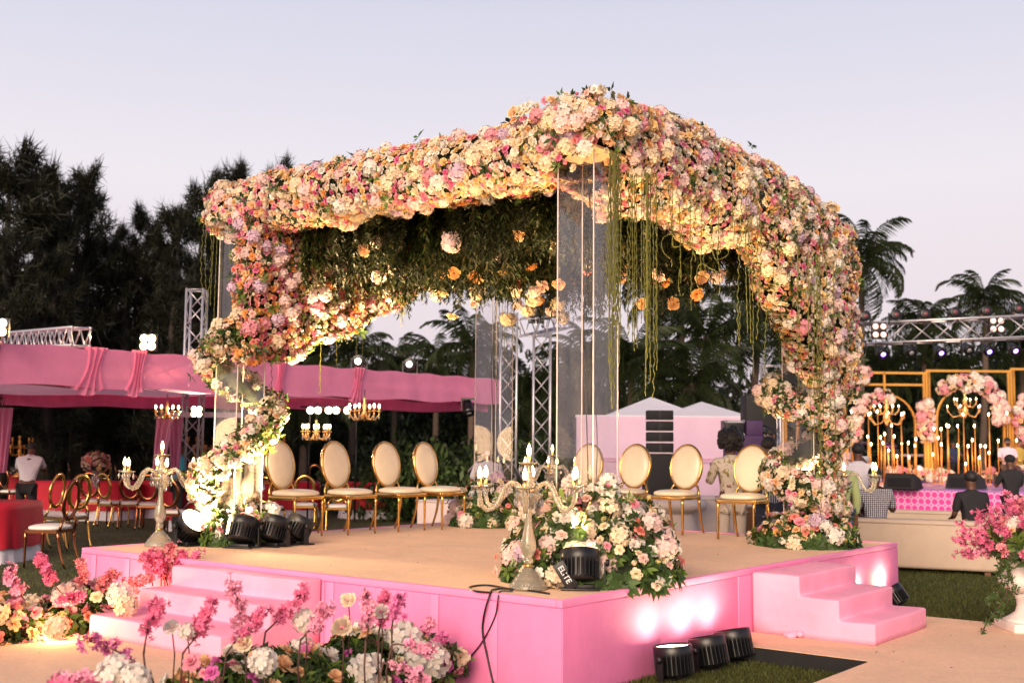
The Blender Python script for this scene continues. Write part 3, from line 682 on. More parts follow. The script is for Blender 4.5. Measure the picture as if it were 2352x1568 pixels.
Lrow=[(2.62,4.93,'oval back chair nearest the flower wound left pillar'),(3.30,4.94,'oval back chair second from the left pillar in the left row'),(4.03,4.90,'oval back chair third from the left pillar in the left row'),(4.72,4.93,'oval back chair at the far end of the left row, by the back pillar flowers')]
# fitted to the photographed backs
def backfit(x,yseat): return G(x,yseat,HS)
LB=[(648,1228,4),(773,1222,0),(889,1215,-3),(982,1210,2)]
RB=[(1345,1213,-2),(1456,1216,2),(1572,1222,-1),(1727,1235,3)]
for i,(x,y,da) in enumerate(LB):
    q=G(x,y,HS); f=(-VH); d=f; q=q+d*.20+UH*.0
    place(ch0,i==0,tuple(q),RS+pi+R(da),Lrow[i][2])
rl=['oval back chair seen through the near acrylic pillar','oval back chair in the right row just right of the near pillar','oval back chair in front of the speaker stack','oval back chair beside the flower wound right pillar, in front of a cardboard box']
for i,(x,y,da) in enumerate(RB):
    q=G(x,y,HS)-UH*.20; place(ch0,False,tuple(q),RS+pi/2+R(da),rl[i])
# ================================================================ crystal candelabras
def drop(mb,p,s=1):
    mb.tube([p,p-Vector((0,0,.012*s))],.0015,4); c=p-Vector((0,0,.03*s)); r=.009*s
    mb.add([c+Vector((0,0,.02*s)),c+Vector((r,0,0)),c+Vector((0,r*.6,0)),c+Vector((-r,0,0)),c+Vector((0,-r*.6,0)),c-Vector((0,0,.026*s))],[(0,1,2),(0,2,3),(0,3,4),(0,4,1),(5,2,1),(5,3,2),(5,4,3),(5,1,4)])
def candelabra(label,a0=0,arms=6):
    t=thing('candelabra',label,'candelabra',(0,0,0),0,'crystal candelabras on the stage')
    MB().lathe([(.13,0),(.132,.02),(.12,.032),(.118,.04),(.10,.065),(.065,.11),(.035,.14),(.028,.15)],24,flute=.03).obj('base',CRYS,t)
    MB().lathe([(.030,.15),(.034,.16),(.030,.17)],14).obj('collar',WAXG,t)
    MB().lathe([(.026,.17),(.036,.19),(.032,.205),(.024,.215),(.045,.245),(.055,.285),(.050,.33),(.034,.39),(.024,.45),(.020,.52),(.024,.57)],22,flute=.04).obj('stem',CRYS,t)
    MB().lathe([(.03,.57),(.05,.585),(.09,.62),(.10,.645),(.085,.65),(.03,.655)],22,flute=.05).obj('bowl',CRYS,t)
    MB().lathe([(.05,.655),(.055,.665),(.05,.675)],16).obj('collar',WAXG,t)
    MB().lathe([(.03,.675),(.045,.70),(.036,.74),(.024,.79),(.018,.835),(.022,.85)],18,flute=.05).obj('finial_stem',CRYS,t)
    def pan(par,x,y,z,r):
        MB().lathe([(.012,z-.018),(r*.6,z-.008),(r,z),(r*1.02,z+.008),(r*.7,z+.002),(.012,z+.004)],16,T(x,y,0),flute=.09).obj('drip_pan',CRYS,par)
        MB().lathe([(.014,z),(.018,z+.01),(.013,z+.02),(.014,z+.055)],10,T(x,y,0)).obj('candle_socket',WAXG,par)
        MB().lathe([(.010,z+.055),(.017,z+.075),(.016,z+.095),(.008,z+.122),(.001,z+.138)],10,T(x,y,0)).obj('bulb',BULB,par)
        for k in range(6):
            q=2*pi*k/6+.3; m=MB(); drop(m,Vector((x+r*.95*math.cos(q),y+r*.95*math.sin(q),z-.002)),1.25 if k%2 else 1.0); m.obj('crystal_drop',CRYSD,par)
    for k in range(arms):
        q=a0+2*pi*k/arms; c,s=math.cos(q),math.sin(q); ctl=[(.05,.66),(.085,.705),(.14,.725),(.19,.69),(.225,.61),(.265,.555),(.315,.54),(.355,.575),(.37,.64),(.37,.69)]
        pts=[]; rr=[]
        for i in range(len(ctl)-1):
            for j in range(3): f_=j/3; pts.append(((ctl[i][0]*(1-f_)+ctl[i+1][0]*f_)*c,(ctl[i][0]*(1-f_)+ctl[i+1][0]*f_)*s,ctl[i][1]*(1-f_)+ctl[i+1][1]*f_)); rr.append(.0145+.0018*(len(pts)%2))
        a=MB().tube(pts,rr,8).obj('arm',CRYS,t); pan(a,.37*c,.37*s,.70,.058)
    pan(t,0,0,.855,.07)
    for k in range(12):
        q=2*pi*k/12; m=MB(); drop(m,Vector((.095*math.cos(q),.095*math.sin(q),.635)),1.4); m.obj('crystal_drop',CRYSD,t)
    return t
cd=candelabra('lit crystal candelabra at the near corner, beside the tilted black lamp',R(25))
cd.location=G(1213,1352,HS)
for (x,y,lab,rz) in((365,1253,'lit crystal candelabra at the left corner of the stage, next to the shining lamp',.5),(1268,1203,'lit crystal candelabra at the far corner, seen behind the near one',.2),(1937,1247,'lit crystal candelabra at the right corner beside the flower wound pillar',.9)):
    c=copy_tree(cd); c.location=G(x,y,HS); c.rotation_euler=(0,0,rz); c['label']=lab
for c_,e_ in((G(1213,1352,HS),10),(G(365,1253,HS),10),(G(1268,1203,HS),7),(G(1937,1247,HS),8)):
    o=point(None,(c_.x,c_.y,c_.z+1.0),e_*2,rad=.25); o.name='candelabra_light'
# ================================================================ black flood lamps
LENS=P('lit lens',(1,.85,.6),.3,0,25,.1,0,em=14,emc=(1,.80,.52)); LENSD=P('unlit lens',(.25,.24,.26),.15,0,40,.4,.1)
def par(label,loc,aim,tilt,energy=0,lit=True,lens=None,col=(1,.69,.33),cone=70,elite=False,s=1.0,group='black flood lamps on the floor'):
    """aim = compass heading of the lens, tilt = degrees above level"""
    t=thing('flood_lamp',label,'lamp',loc,aim-pi/2,group)   # local +y = aim
    H=T(0,0,.165*s)@RX(R(tilt-90))       # barrel along local z
    r=.125*s
    MB().lathe([(.05*s,-.12*s),(.09*s,-.115*s),(.10*s,-.10*s),(.10*s,-.02*s),(r*.97,0),(r,.02*s),(r,.07*s),(r*.95,.075*s),(r*.93,.06*s),(r*.5,.058*s)],28,H).obj('housing',BLACK,t)
    for k in range(28):
        q=2*pi*k/28; MB().box((.112*s,0,-.035*s),(.026*s,.006*s,.13*s),H@RZ(q)).obj('cooling_fin',BLACK,t)
    MB().lathe([(r*.93,.062*s),(.001,.064*s)],28,H).obj('lens',(lens or LENS) if lit else LENSD,t)
    mb=MB()
    pts=[Vector((-.155*s,.0,.165*s)),Vector((-.155*s,0,.03*s)),Vector((-.13*s,0,.012*s)),Vector((.13*s,0,.012*s)),Vector((.155*s,0,.03*s)),Vector((.155*s,0,.165*s))]
    for i in range(5):
        a,b=pts[i],pts[i+1]; mb.box(((a.x+b.x)/2,0,(a.z+b.z)/2),(max(.008,abs(a.x-b.x)),.045*s,max(.008,abs(a.z-b.z)+.006)))
    mb.obj('yoke',BLACK,t)
    mb=MB(); mb.box((0,.075*s,.008),(.24*s,.05*s,.014),None,.003); mb.box((0,-.075*s,.008),(.24*s,.05*s,.014),None,.003); mb.box((0,0,.022),(.17*s,.12*s,.03*s),None,.006); mb.obj('base_plate',BLACK,t)
    for q in(-1,1): MB().lathe([(.022*s,0),(.022*s,.02*s),(.012*s,.024*s)],8,T(q*.16*s,0,.165*s)@RY(q*pi/2)).obj('clamp_knob',BLACK,t)
    if elite:
        cu=bpy.data.curves.new('lettering','FONT'); cu.body='ELITE'; cu.size=.055; cu.extrude=.001; cu.materials.append(P('white print',(.8,.8,.8),.6)); tmp=bpy.data.objects.new('tmp',cu); COL.objects.link(tmp); bpy.context.view_layer.update(); lme=bpy.data.meshes.new_from_object(tmp); bpy.data.objects.remove(tmp); o=bpy.data.objects.new('lettering',lme); link(o,t)
        o.location=(.10,-.115,.018); o.rotation_euler=(R(90),0,pi*0); 
        MB().box((0,0,0),(.20,.010,.085),T(-.10,-.10,.10)@RY(R(58)),.004).obj('yoke_bracket',BLACK,t); MQ=T(-.10,-.1065,.10)@RY(R(58))@T(-.075,0,-.018)@RX(R(90)); o.matrix_basis=MQ
    if energy:
        d=(H@Vector((0,0,1))-H@Vector((0,0,0))); p=H@Vector((0,0,.09*s)); spot(t,p,p+d,energy,col,R(cone),.07)
    return t
par('shining black flood lamp between the left candelabra and the left pillar',tuple(G(437,1252,HS)),R(-35),42,1000,cone=125,s=1.15)
par('black flood lamp facing the left pillar flowers, nearest the shining one',tuple(G(556,1257,HS)),R(75),66,1500,cone=75,s=1.15)
par('black flood lamp in the middle of the three facing the left pillar flowers',tuple(G(628,1254,HS)),R(60),68,1500,cone=75,s=1.15)
par('tipped black flood lamp at the right end of the group by the left pillar',tuple(G(686,1249,HS)),R(35),62,1200,cone=80,s=1.1)
par('tilted black flood lamp lettered on its box, at the near corner of the stage',tuple(G(1332,1352,HS)),R(88),72,1100,cone=70,elite=True,s=1.1)
for i,(x,y,a,e_,lab) in enumerate(((1547,1568,140,34,'black flood lamp on the grass nearest the viewer, shining up the pink stage side'),(1627,1545,140,34,'middle one of the three black flood lamps on the grass'),(1686,1526,140,28,'black flood lamp on the grass nearest the right steps'))):
    par(lab,tuple(G(x,y,0)),R(a),84 if i==0 else 78,e_*.3,cone=165,col=(1,.98,.42),s=1.08)
for i,(x,y,lab) in enumerate(((2052,1404,'black flood lamp lying on the grass at the right end of the stage'),(1985,1420,'lit black flood lamp half hidden behind the right steps'))):
    par(lab,tuple(G(x,y,0)),R(145),55,18,cone=165,col=(1,.98,.42))
par('black flood lamp behind the flowers of the right pillar',tuple(S(5.62,.72)),R(175),76,1300,cone=85)
par('unseen black flood lamp added behind the near flower mound to light the canopy',tuple(S(1.75,1.2)),R(40),80,800,cone=100)  # unseen lamp, added only to light the canopy from inside
# cables on the near corner
def cable(name,label,pts,r=.007):
    P_=[Vector(p) for p in pts]; out=[]
    for i in range(len(P_)-1):
        p0=P_[max(i-1,0)];p1=P_[i];p2=P_[i+1];p3=P_[min(i+2,len(P_)-1)]
        for j in range(8):
            t=j/8; out.append(.5*((2*p1)+(p2-p0)*t+(2*p0-5*p1+4*p2-p3)*t*t+(3*p1-p0-3*p2+p3)*t**3))
    out.append(P_[-1]); return MB().tube(out,r,6).obj(name,BLACK,label=label,cat='cable')
F0=lambda x,y,o=.012:G(x,y,HS+.008)
def onface(x,y,off=.02):   # point on the left face plane u=0
    d=ray(x,y); O=Vector((0,0,CZ)); t=((AA-UH*off)-O).dot(UH)/d.dot(UH); return O+d*t
cable('power_cable','black power cable looped on the near corner beside the candelabra',[F0(1178,1353),F0(1120,1343),F0(1080,1347),F0(1090,1356),F0(1130,1360)])
cable('power_cable','black power cable hanging down the pink stage side to the floor, right strand',[F0(1262,1362),F0(1190,1352),F0(1140,1352),onface(1125,1365),onface(1108,1440),onface(1122,1520),onface(1140,1600)])
cable('power_cable','thin black power cable hanging down the pink stage side to the left',[F0(1178,1357),F0(1150,1357),onface(1144,1372),onface(1135,1420),onface(1095,1490),onface(1020,1566),onface(990,1600)],.005)
cable('power_cable','black power cable behind the four lamps by the left pillar',[F0(395,1238),F0(480,1248),F0(560,1246),F0(650,1240),F0(710,1232)])
# ================================================================ floral mounds
def mound(name,label,cat,C,rx,ry,h,n,mix=None,hole=0,leaf=.6,group=None,szf=1.0,greens=120,limit=300,twigs=0):
    t=thing(name,label,cat,tuple(C),0,group); ins=[]; pk_=Pack()
    def surf():
        a=rng.uniform(0,6.28); el=math.asin(rng.uniform(.02,1)); d=Vector((math.cos(a)*math.cos(el),math.sin(a)*math.cos(el),math.sin(el)))
        bump=1+.12*math.sin(a*5)+.08*math.sin(a*11+el*7)
        p=Vector(C)+Vector((d.x*rx*bump,d.y*ry*bump,d.z*h*bump+.02)); nn=Vector((d.x/rx,d.y/ry,d.z/h)).normalized()
        if hole and Vector((d.x*rx,d.y*ry,0)).length<hole: return None
        return p,nn
    fill(ins,surf,n,mix,pk_,leaf=leaf,szf=szf,jit=.35)
    for i in range(greens):
        q=surf()
        if q: ins.append(('leaf_sprig' if rng.random()<.7 else 'bright_sprig',rng.choice(['0','1']),q[0]-Vector(q[1])*.03,q[1],rng.uniform(.08,.15)))
    for i in range(greens//2):
        a=rng.uniform(0,6.28); ins.append(('leaf_sprig','2',Vector(C)+Vector((math.cos(a)*rx*1.02,math.sin(a)*ry*1.02,rng.uniform(.01,.06))),Vector((math.cos(a),math.sin(a),.25)),rng.uniform(.08,.15)))
    scatter(t,ins,limit)
    m=MB().lathe([(1,0),(.98,.15),(.86,.45),(.62,.7),(.3,.9),(.02,.95)],20,Matrix.Diagonal((rx*.93,ry*.93,h*.93,1))); m.obj('foam_core',BACKG,t)
    if twigs:
        mb=MB()
        for i in range(twigs):
            a=rng.uniform(0,6.28); r_=rng.uniform(.3,.9); p=Vector((math.cos(a)*rx*r_,math.sin(a)*ry*r_,h*.7)); d=Vector((math.cos(a)*.7,math.sin(a)*.7,rng.uniform(.3,1))).normalized(); L_=rng.uniform(.15,.32)
            mb.tube([p,p+d*L_*.5+Vector(rng.normal(0,.02,3)),p+d*L_+Vector(rng.normal(0,.04,3))],[.003,.002,.001],3)
        mb.obj('twigs',P('dry twig',(.35,.2,.08),.8),t,kind='stuff')
    return t
BASE=[('hydrangea','pale',.8),('hydrangea','white',.5),('hydrangea','cream',.5),('hydrangea','lilac',.3),('rose','cream',1.8),('rose','white',2.0),('rose','blush',1.2),('rose','pink',1.1),('rose','coral',.6),('carnation','white',1.2),('carnation','pink',.6),('rosebud','cream',.8),('rosebud','yel',.5)]
mound('flower_mound','large white and pink flower mound around the near pillar foot behind the candelabra','flower arrangement',S(1.08,.50,0),.60,.52,.60,300,BASE+[('hydrangea','pale',.7),('hydrangea','white',.4)],szf=1.15,leaf=.7,greens=260,group='flower arrangements around the pillar feet',twigs=24)
mound('flower_mound','low cream flower arrangement at the foot of the left pillar, behind the flood lamps','flower arrangement',S(1.24,4.80,0),.33,.33,.44,130,BASE,szf=1.15,leaf=.8,greens=140,group='flower arrangements around the pillar feet',twigs=12)
mound('flower_mound','round peach, coral and lilac flower arrangement at the foot of the right pillar','flower arrangement',S(5.05,.58,0),.47,.46,.33,150,BASE+[('rose','peach',2.2),('carnation','orange',.8),('rose','coral',1)],szf=1.2,leaf=.8,greens=170,group='flower arrangements around the pillar feet',twigs=14)
mound('flower_mound','blush and white flower arrangement at the foot of the far pillar','flower arrangement',S(5.0,4.62,0),.48,.42,.50,140,BASE,szf=1.2,leaf=.7,greens=120,group='flower arrangements around the pillar feet',twigs=12)
# ================================================================ blossom branches, planters, urn
STEM=P('dark blossom stem',(.10,.045,.035),.8,0,30,.3,.3); SOIL=P('black planter',(.010,.009,.010),.7,0,10,.3,.2)
def branch(parent,base,d,L_,var,ins,n=22,s=.03,mb=None):
    d=Vector(d).normalized(); pts=[Vector(base)]; cur=d.copy()
    for i in range(8):
        cur=(cur+Vector(rng.normal(0,.10,3))).normalized(); pts.append(pts[-1]+cur*L_/8)
    off=Vector(parent.location); mb.tube([p-off for p in pts],[.006-.0045*i/8 for i in range(9)],5)
    for k in range(n):
        t=rng.uniform(.22,1)**.8*8; i=min(7,int(t)); p=pts[i].lerp(pts[i+1],t-i); nn=Vector(rng.normal(size=3)).normalized(); q=p+nn*rng.uniform(.01,.045); mb.tube([p-off,q-off],.002,3); ins.append(('blossom',var,q,nn,s*rng.uniform(.7,1.25)))
    for sd_ in range(3):
        i=2+sd_*2; d2=(cur+Vector(rng.normal(0,.7,3))).normalized(); e_=pts[i]+d2*L_*.22; mb.tube([pts[i]-off,e_-off],[.003,.001],4)
        for k in range(max(2,n//5)): q=pts[i].lerp(e_,rng.uniform(.3,1))+Vector(rng.normal(0,.015,3)); ins.append(('blossom',var,q,Vector(rng.normal(size=3)),s*rng.uniform(.6,1.1)))
def planter(name,label,u0,u1,v0,v1,zb,h,nf,nb,mix,zs,box=.28,bvar=('pink','pale','mag'),tall=(.35,.6),szf=1.5,out=.12):
    c=S((u0+u1)/2,(v0+v1)/2,-HS+zb); t=thing(name,label,'flower bed',tuple(c),0,'flower filled planters by the left walkway'); ins=[]; pk_=Pack(.12)
    MB().box((0,0,box/2),(abs(u1-u0),abs(v1-v0),box),RZ(RS)).obj('planter_box',SOIL,t)
    def surf():
        u_=rng.uniform(u0-out,u1+out); a=rng.uniform(-.25,pi+.25); hv=(v1-v0)/2+out; v_=(v0+v1)/2+math.cos(a)*hv*1.05; z=box*.75+math.sin(a)*h*(1+.25*math.sin(u_*7))
        return S(u_,v_,-HS+zb+z),UH*rng.normal(0,.3)+VH*math.cos(a)+Vector((0,0,math.sin(a)+.15))
    fill(ins,surf,nf,mix,pk_,leaf=.3,szf=szf,jit=.35,push=.05)
    for i in range(int(abs(u1-u0)*520)):
        q=surf(); ins.append(('leaf_sprig' if rng.random()<.75 else 'bright_sprig',rng.choice(['0','1']),q[0]-Vector(q[1])*rng.uniform(0,.08),q[1],rng.uniform(.07,.13)))
    mb=MB()
    for i in range(nb):
        u_=rng.uniform(u0-out*.5,u1); v_=rng.uniform(v0,v1); b_=S(u_,v_,-HS+zb+box*.8)
        branch(t,b_,(rng.normal(0,.45),rng.normal(0,.45)-.05,1),rng.uniform(*tall),rng.choice(bvar),ins,n=26,s=.026,mb=mb)
    zs(t,ins,mb)
    mb.obj('blossom_stems',STEM,t,kind='stuff'); scatter(t,ins,300); 
    MB().lathe([(1,0),(.95,.4),(.6,.85),(.02,1)],12,T(0,0,box*.6)@RZ(RS)@Matrix.Diagonal((abs(u1-u0)/2*1.02,abs(v1-v0)/2+out*.4,h*.75,1))).obj('leaf_core',BACKG,t)
    return t
BED=[('rose','peach',2.2),('rose','mag',1.3),('rose','pink',.7),('carnation','white',1.1),('hydrangea','white',1.2),('carnation','peach',1.2),('rose','white',.7),('carnation','cream',1),('rose','cream',.7)]
def zs1(t,ins,mb):
    # the sprays that reach left over the walkway and right across the stage side
    for (x,y,dep,dx,dz,L_) in((330,1568,5.35,-.9,.35,.50),(300,1590,5.2,-1,.12,.55),(345,1540,5.6,-.75,.55,.5),(330,1500,5.9,-.05,1,.42),(420,1500,6.0,.55,.9,.42),(560,1470,6.3,-.1,1,.46),(520,1500,6.2,.75,.7,.45),(840,1470,6.5,.3,1,.36),(870,1450,6.7,.2,1,.30),(900,1480,6.6,.9,.05,.34),(880,1520,6.4,.95,-.25,.36),(610,1450,6.4,.8,.55,.42),(690,1470,6.3,.5,.6,.35),(900,1440,6.7,.05,1,.3)):
        b_=D(x,y,dep); mb.tube([b_-Vector(t.location),b_-Vector(t.location)-Vector((dx*.04,-.06,.16)),b_-Vector(t.location)-Vector((dx*.02,-.10,.34))],.0055,5); branch(t,b_,(dx,-.05,dz),L_*.72,rng.choice(['pink','mag','pink','pale']),ins,n=34,s=.025,mb=mb)
    for (x,y,dep,k,va,s_) in((395,1440,6.0,'carnation','white',.045),(430,1450,6.0,'hydrangea','white',.045),(560,1478,6.2,'carnation','cream',.055),(700,1425,6.5,'hydrangea','white',.07),(785,1440,6.5,'carnation','cream',.065),(875,1405,6.7,'carnation','white',.05),(800,1378,6.8,'carnation','cream',.05),(604,1520,6.0,'hydrangea','white',.075),(265,1545,5.3,'hydrangea','white',.085),(310,1560,5.25,'hydrangea','white',.07),(440,1520,5.7,'rose','pink',.055),(485,1545,5.6,'rose','mag',.045),(468,1545,5.6,'rose','pink',.03)):
        p=D(x,y,dep); ins.append((k,va,p,Vector((-.1,-.8,.6)),s_)); q_=p-Vector(t.location); mb.tube([q_,q_+Vector((.01,.03,-.14)),q_+Vector((.0,.05,-.32))],.004,5)
fp=G(930,1590,0); ql=(fp-AA); 
planter('flower_planter','long black planter at the very front filled with blossom sprays, peach roses and white hydrangeas',-1.95,-.28,.80,1.20,0,.19,80,7,BED,zs1,box=.25,tall=(.22,.34))
def zs2(t,ins,mb):
    for (x,y,dep,dx,dz,L_) in((195,1370,9.4,-.03,1,.38),(215,1380,9.4,.1,1,.36),(270,1350,9.5,.8,.3,.35),(385,1345,9.9,-.25,1,.36),(395,1345,9.9,.0,1,.40),(370,1345,9.8,-.1,1,.38),(408,1345,9.9,.25,1,.38),(410,1340,9.9,.5,.9,.38),(350,1345,9.8,.05,1,.34),(395,1350,9.85,.1,1,.28),(140,1360,9.0,-.4,.5,.4),(60,1390,8.6,-.3,.6,.4),(110,1400,8.8,.5,.4,.35)):
        branch(t,D(x,y,dep),(dx,-.03,dz),L_*.85,rng.choice(['pink','pale','coral']),ins,n=44,s=.028,mb=mb)
    for (x,y,dep,k,va,s_) in((275,1365,9.0,'hydrangea','white',.10),(290,1390,8.9,'hydrangea','cream',.09),(130,1440,8.3,'hydrangea','cream',.085),(440,1340,9.8,'hydrangea','cream',.07),(222,1370,9.2,'rose','cream',.06)):
        ins.append((k,va,D(x,y,dep),Vector((0,-.8,.5)),s_))
HED=[('blossom','pink',0)]+[('rose','pink',1.6),('rose','coral',1.2),('rose','peach',1.2),('hydrangea','pale',1),('hydrangea','cream',1),('carnation','pink',1.6),('rose','cream',.8),('rose','lilac',.3),('carnation','peach',.8)]
SZ['blossom']=(.03,.04)
hd=planter('flower_hedge','low hedge of pink blossom and cream flowers along the far edge of the left walkway',-3.6,-.55,4.0,4.45,0,.26,260,20,HED,zs2,box=.16,bvar=('pink','coral','pink','pale'),tall=(.16,.3),szf=1.6)
for x,y,e_ in((270,1412,16),(140,1462,14)):
    q=G(x,y,.16); t=thing('garden_spotlight','small warm spotlight hidden in the flower hedge, '+('nearest the steps' if x>200 else 'farther from the steps'),'lamp',tuple(q),0); MB().lathe([(.02,0),(.025,.05),(.03,.055),(.001,.052)],12).obj('lamp_body',BLACK,t); MB().lathe([(.026,.056),(.001,.058)],12).obj('lens',LENS,t); o=point(t,(0,-.03,.10),e_,(1,.55,.2),.03)
# white urn with pink blossom at the right edge
UP=G(2362,1446,HW); ur=thing('flower_urn','white fluted pedestal urn overflowing with pink blossom and trailing ivy','flower urn',tuple(UP),0)
STONE=P('white painted urn',(.74,.66,.62),.6,0,8,.1,.15)
sf=(1440-1031)/(CZ-HW)   # pixels per metre there
MB().box((0,0,.035),(.40,.40,.07),None,.008).obj('plinth',STONE,ur)
MB().lathe([(.185,.07),(.19,.085),(.165,.10),(.13,.12),(.095,.15),(.082,.20),(.086,.25),(.11,.275),(.11,.29),(.095,.305)],32,flute=.03).obj('pedestal',STONE,ur)
MB().lathe([(.095,.305),(.17,.33),(.215,.375),(.22,.42),(.19,.46),(.185,.52),(.205,.60),(.24,.655),(.26,.67),(.24,.675),(.20,.65)],36,flute=.025).obj('bowl',STONE,ur)
ui=[]; mb=MB()
for i in range(52):
    a=rng.uniform(0,6.28); el=rng.uniform(-.05,1.35); d=Vector((math.cos(a)*math.cos(el),math.sin(a)*math.cos(el),math.sin(el))); branch(ur,Vector(UP)+Vector((0,0,.64))+d*.05,d,rng.uniform(.34,.50),rng.choice(['pink','pale','pink','coral']),ui,n=26,s=.024,mb=mb)
for i in range(5): branch(ur,Vector(UP)+Vector((-.1,0,.68)),(-1,rng.normal(0,.2),rng.uniform(-.15,.25)),.50,'pink',ui,n=16,s=.022,mb=mb)
mb.obj('blossom_stems',STEM,ur,kind='stuff')
for i in range(26):
    d=Vector(rng.normal(size=3)).normalized(); d.z=abs(d.z); d.y=-abs(d.y); ui.append((('hydrangea','carnation','rose')[i%3],('white','white','peach')[i%3],Vector(UP)+Vector((0,0,.70))+d*.26,d,(.06,.045,.04)[i%3]))
for i in range(420):
    a=rng.uniform(0,6.28); r_=rng.uniform(.05,.33); ui.append(('leaf_sprig' if i%3 else 'bright_sprig',rng.choice(['0','1']),Vector(UP)+Vector((math.cos(a)*r_,math.sin(a)*r_,.70+.05*rng.normal()-.3*max(0,r_-.2))),Vector((math.cos(a),math.sin(a),-.1)),rng.uniform(.06,.12)))
scatter(ur,ui,300)
mb=MB(); lf=[]
for (x0,dx,ln) in((-.20,-.10,.62),(-.16,-.30,.80),(-.05,-.03,.70),(.02,.05,.5),(-.24,-.16,.5)):
    pts=[Vector((x0+dx*t+.03*math.sin(t*9+x0*20),-.22-.05*math.sin(t*3),.70-ln*t*.9)) for t in np.linspace(0,1,14)]; mb.tube(pts,.004,4)
    for p in pts[2:]:
        for q in range(2): lf.append(('leaf_sprig','2',Vector(UP)+p+Vector(rng.normal(0,.012,3)),Vector((rng.normal(0,.6),-1,rng.normal(0,.5))),rng.uniform(.025,.05)))
mb.obj('ivy_stems',STEM,ur,kind='stuff'); scatter(ur,lf)

pv=[];pf=[];pc=[]
for i in range(150):
    if i<70: q=S(rng.uniform(.3,5.6),rng.uniform(.3,5.1),.004)
    elif i<110: q=S(rng.uniform(-1.8,-.3),rng.uniform(2.0,3.9),HW-HS+.004)
    else: q=S(rng.uniform(1.9,4.4),rng.uniform(-3,-1.1),HW-HS+.004)
    a=rng.uniform(0,6.28); r_=rng.uniform(.008,.018); b=len(pv); u_=Vector((math.cos(a),math.sin(a),0)); w_=Vector((-u_.y,u_.x,0)); pv+=[q-u_*r_,q+w_*r_*.6+Vector((0,0,.004)),q+u_*r_,q-w_*r_*.6+Vector((0,0,.003))]; pf+=[(b,b+1,b+2),(b,b+2,b+3)]
    pc+=[(CREAM,PINK,BLUSH,(.06,.09,.02))[i%4]]*4
o=mobj('fallen_petals',nmesh('fallen_petals',np.array([tuple(p) for p in pv]),np.array(pf),np.array(pc),PETAL,False),None,kind='stuff'); o['label']='fallen petals scattered over the carpets'
def gd(x,dep): q=D(x,1100,dep); return Vector((q.x,q.y,0))
# ================================================================ box trusses
def truss_mb(L_,s,seg,mbc,mbd,M,rc=.022,rd_=.011):
    h=s/2; c=[(h,h),(h,-h),(-h,-h),(-h,h)]
    for (x,y) in c: mbc.tube([(x,y,0),(x,y,L_)],rc,6,M)
    n=max(2,round(L_/seg))
    for i in range(n):
        z0=L_*i/n; z1=L_*(i+1)/n
        for k in range(4):
            a=c[k]; b=c[(k+1)%4]; mbd.tube([(a[0],a[1],z0 if i%2==0 else z1),(b[0],b[1],z1 if i%2==0 else z0)],rd_,4,M)
            if i==0 or i==n-1: zz=0.02 if i==0 else L_-.02; mbd.tube([(a[0],a[1],zz),(b[0],b[1],zz)],rd_,4,M)
def align(a,b):
    a=Vector(a); b=Vector(b); d=b-a; return T(a)@d.to_track_quat('Z','Y').to_matrix().to_4x4(),d.length
def truss(name,label,a,b,s=.3,seg=.32,group=None,rc=.022):
    M,L_=align(a,b); t=thing(name,label,'truss',tuple(a),0,group); M=T(-Vector(a))@M
    c=MB(); d=MB(); truss_mb(L_,s,seg,c,d,M,rc,rc*.5); c.obj('chords',ALU,t); d.obj('lattice',ALU,t); return t
# left tent: pink cloth over box truss
TENTP=P('sheer pink tent cloth',(.95,.28,.47),.75,0,2.5,.10,.12,bs=30,sss=.12,sheer=.04); TENTD=P('pink tent cloth',(.90,.19,.40),.8,0,3,.15,.1,sss=.1); DRAPE=P('bright pink swag',(.93,.24,.42),.7,0,5,.12,.2,sss=.3,sheer=.35)
pav=thing('pavilion','long pink cloth covered dining pavilion on trusses, left of the stage','pavilion',tuple(G(400,1150,0)),0); PV=Vector(pav.location)
def clothbeam(a,b,hgt,par_,mat,folds=7,amp=.02,seed=1,front=True):
    a=Vector(a)-PV; b=Vector(b)-PV; d=(b-a); L_=d.length; d.normalize(); n=Vector((d.y,-d.x,0)); g=random.Random(seed); ph=[g.uniform(0,6) for _ in range(6)]
    def f(u,v_):
        x=u*L_; k=sum(math.sin(x*(2.3+i*1.9)+ph[i]+v_*(1.5-i*.4)) for i in range(5))/5
        return a+d*x+n*(.20+amp*k*(.3+.7*v_))+Vector((0,0,-hgt*v_+.02*math.sin(x*3+ph[5])*v_+ (.015*math.sin(x*5.5+1) if v_<.1 else 0)))
    MB().grid(f,int(L_*7),9).obj('cloth_side',mat,par_)
    MB().grid(lambda u,v_:f(u,1)+(-n*.38*v_) ,int(L_*7),3).obj('cloth_soffit',mat,par_)
    MB().grid(lambda u,v_:f(u,0)+(-n*.40*v_) ,int(L_*7),3).obj('cloth_top',mat,par_)
    c=MB(); e=MB(); M,l_=align(a+Vector((0,0,-hgt/2)),b+Vector((0,0,-hgt/2))); truss_mb(l_,.30 if hgt>.45 else .28,.5,c,e,M,.022,.014); c.obj('truss_chords',ALU,par_); e.obj('truss_lattice',ALU,par_)
A1=D(-330,752,12.6); A1=D(0,788,15.6); B1=D(1135,872,26.5); dd=(B1-A1).normalized(); A0=A1-dd*4; hz=.56
A0.z=A1.z+(A1.z-B1.z)/((B1-A1).length)*4
clothbeam(A0,B1,.56,pav,TENTP,seed=3)
B2=D(1120,884,26.3); A2=D(-60,868,26.0); clothbeam(A2,B2,.62,pav,TENTD,seed=5,amp=.015)
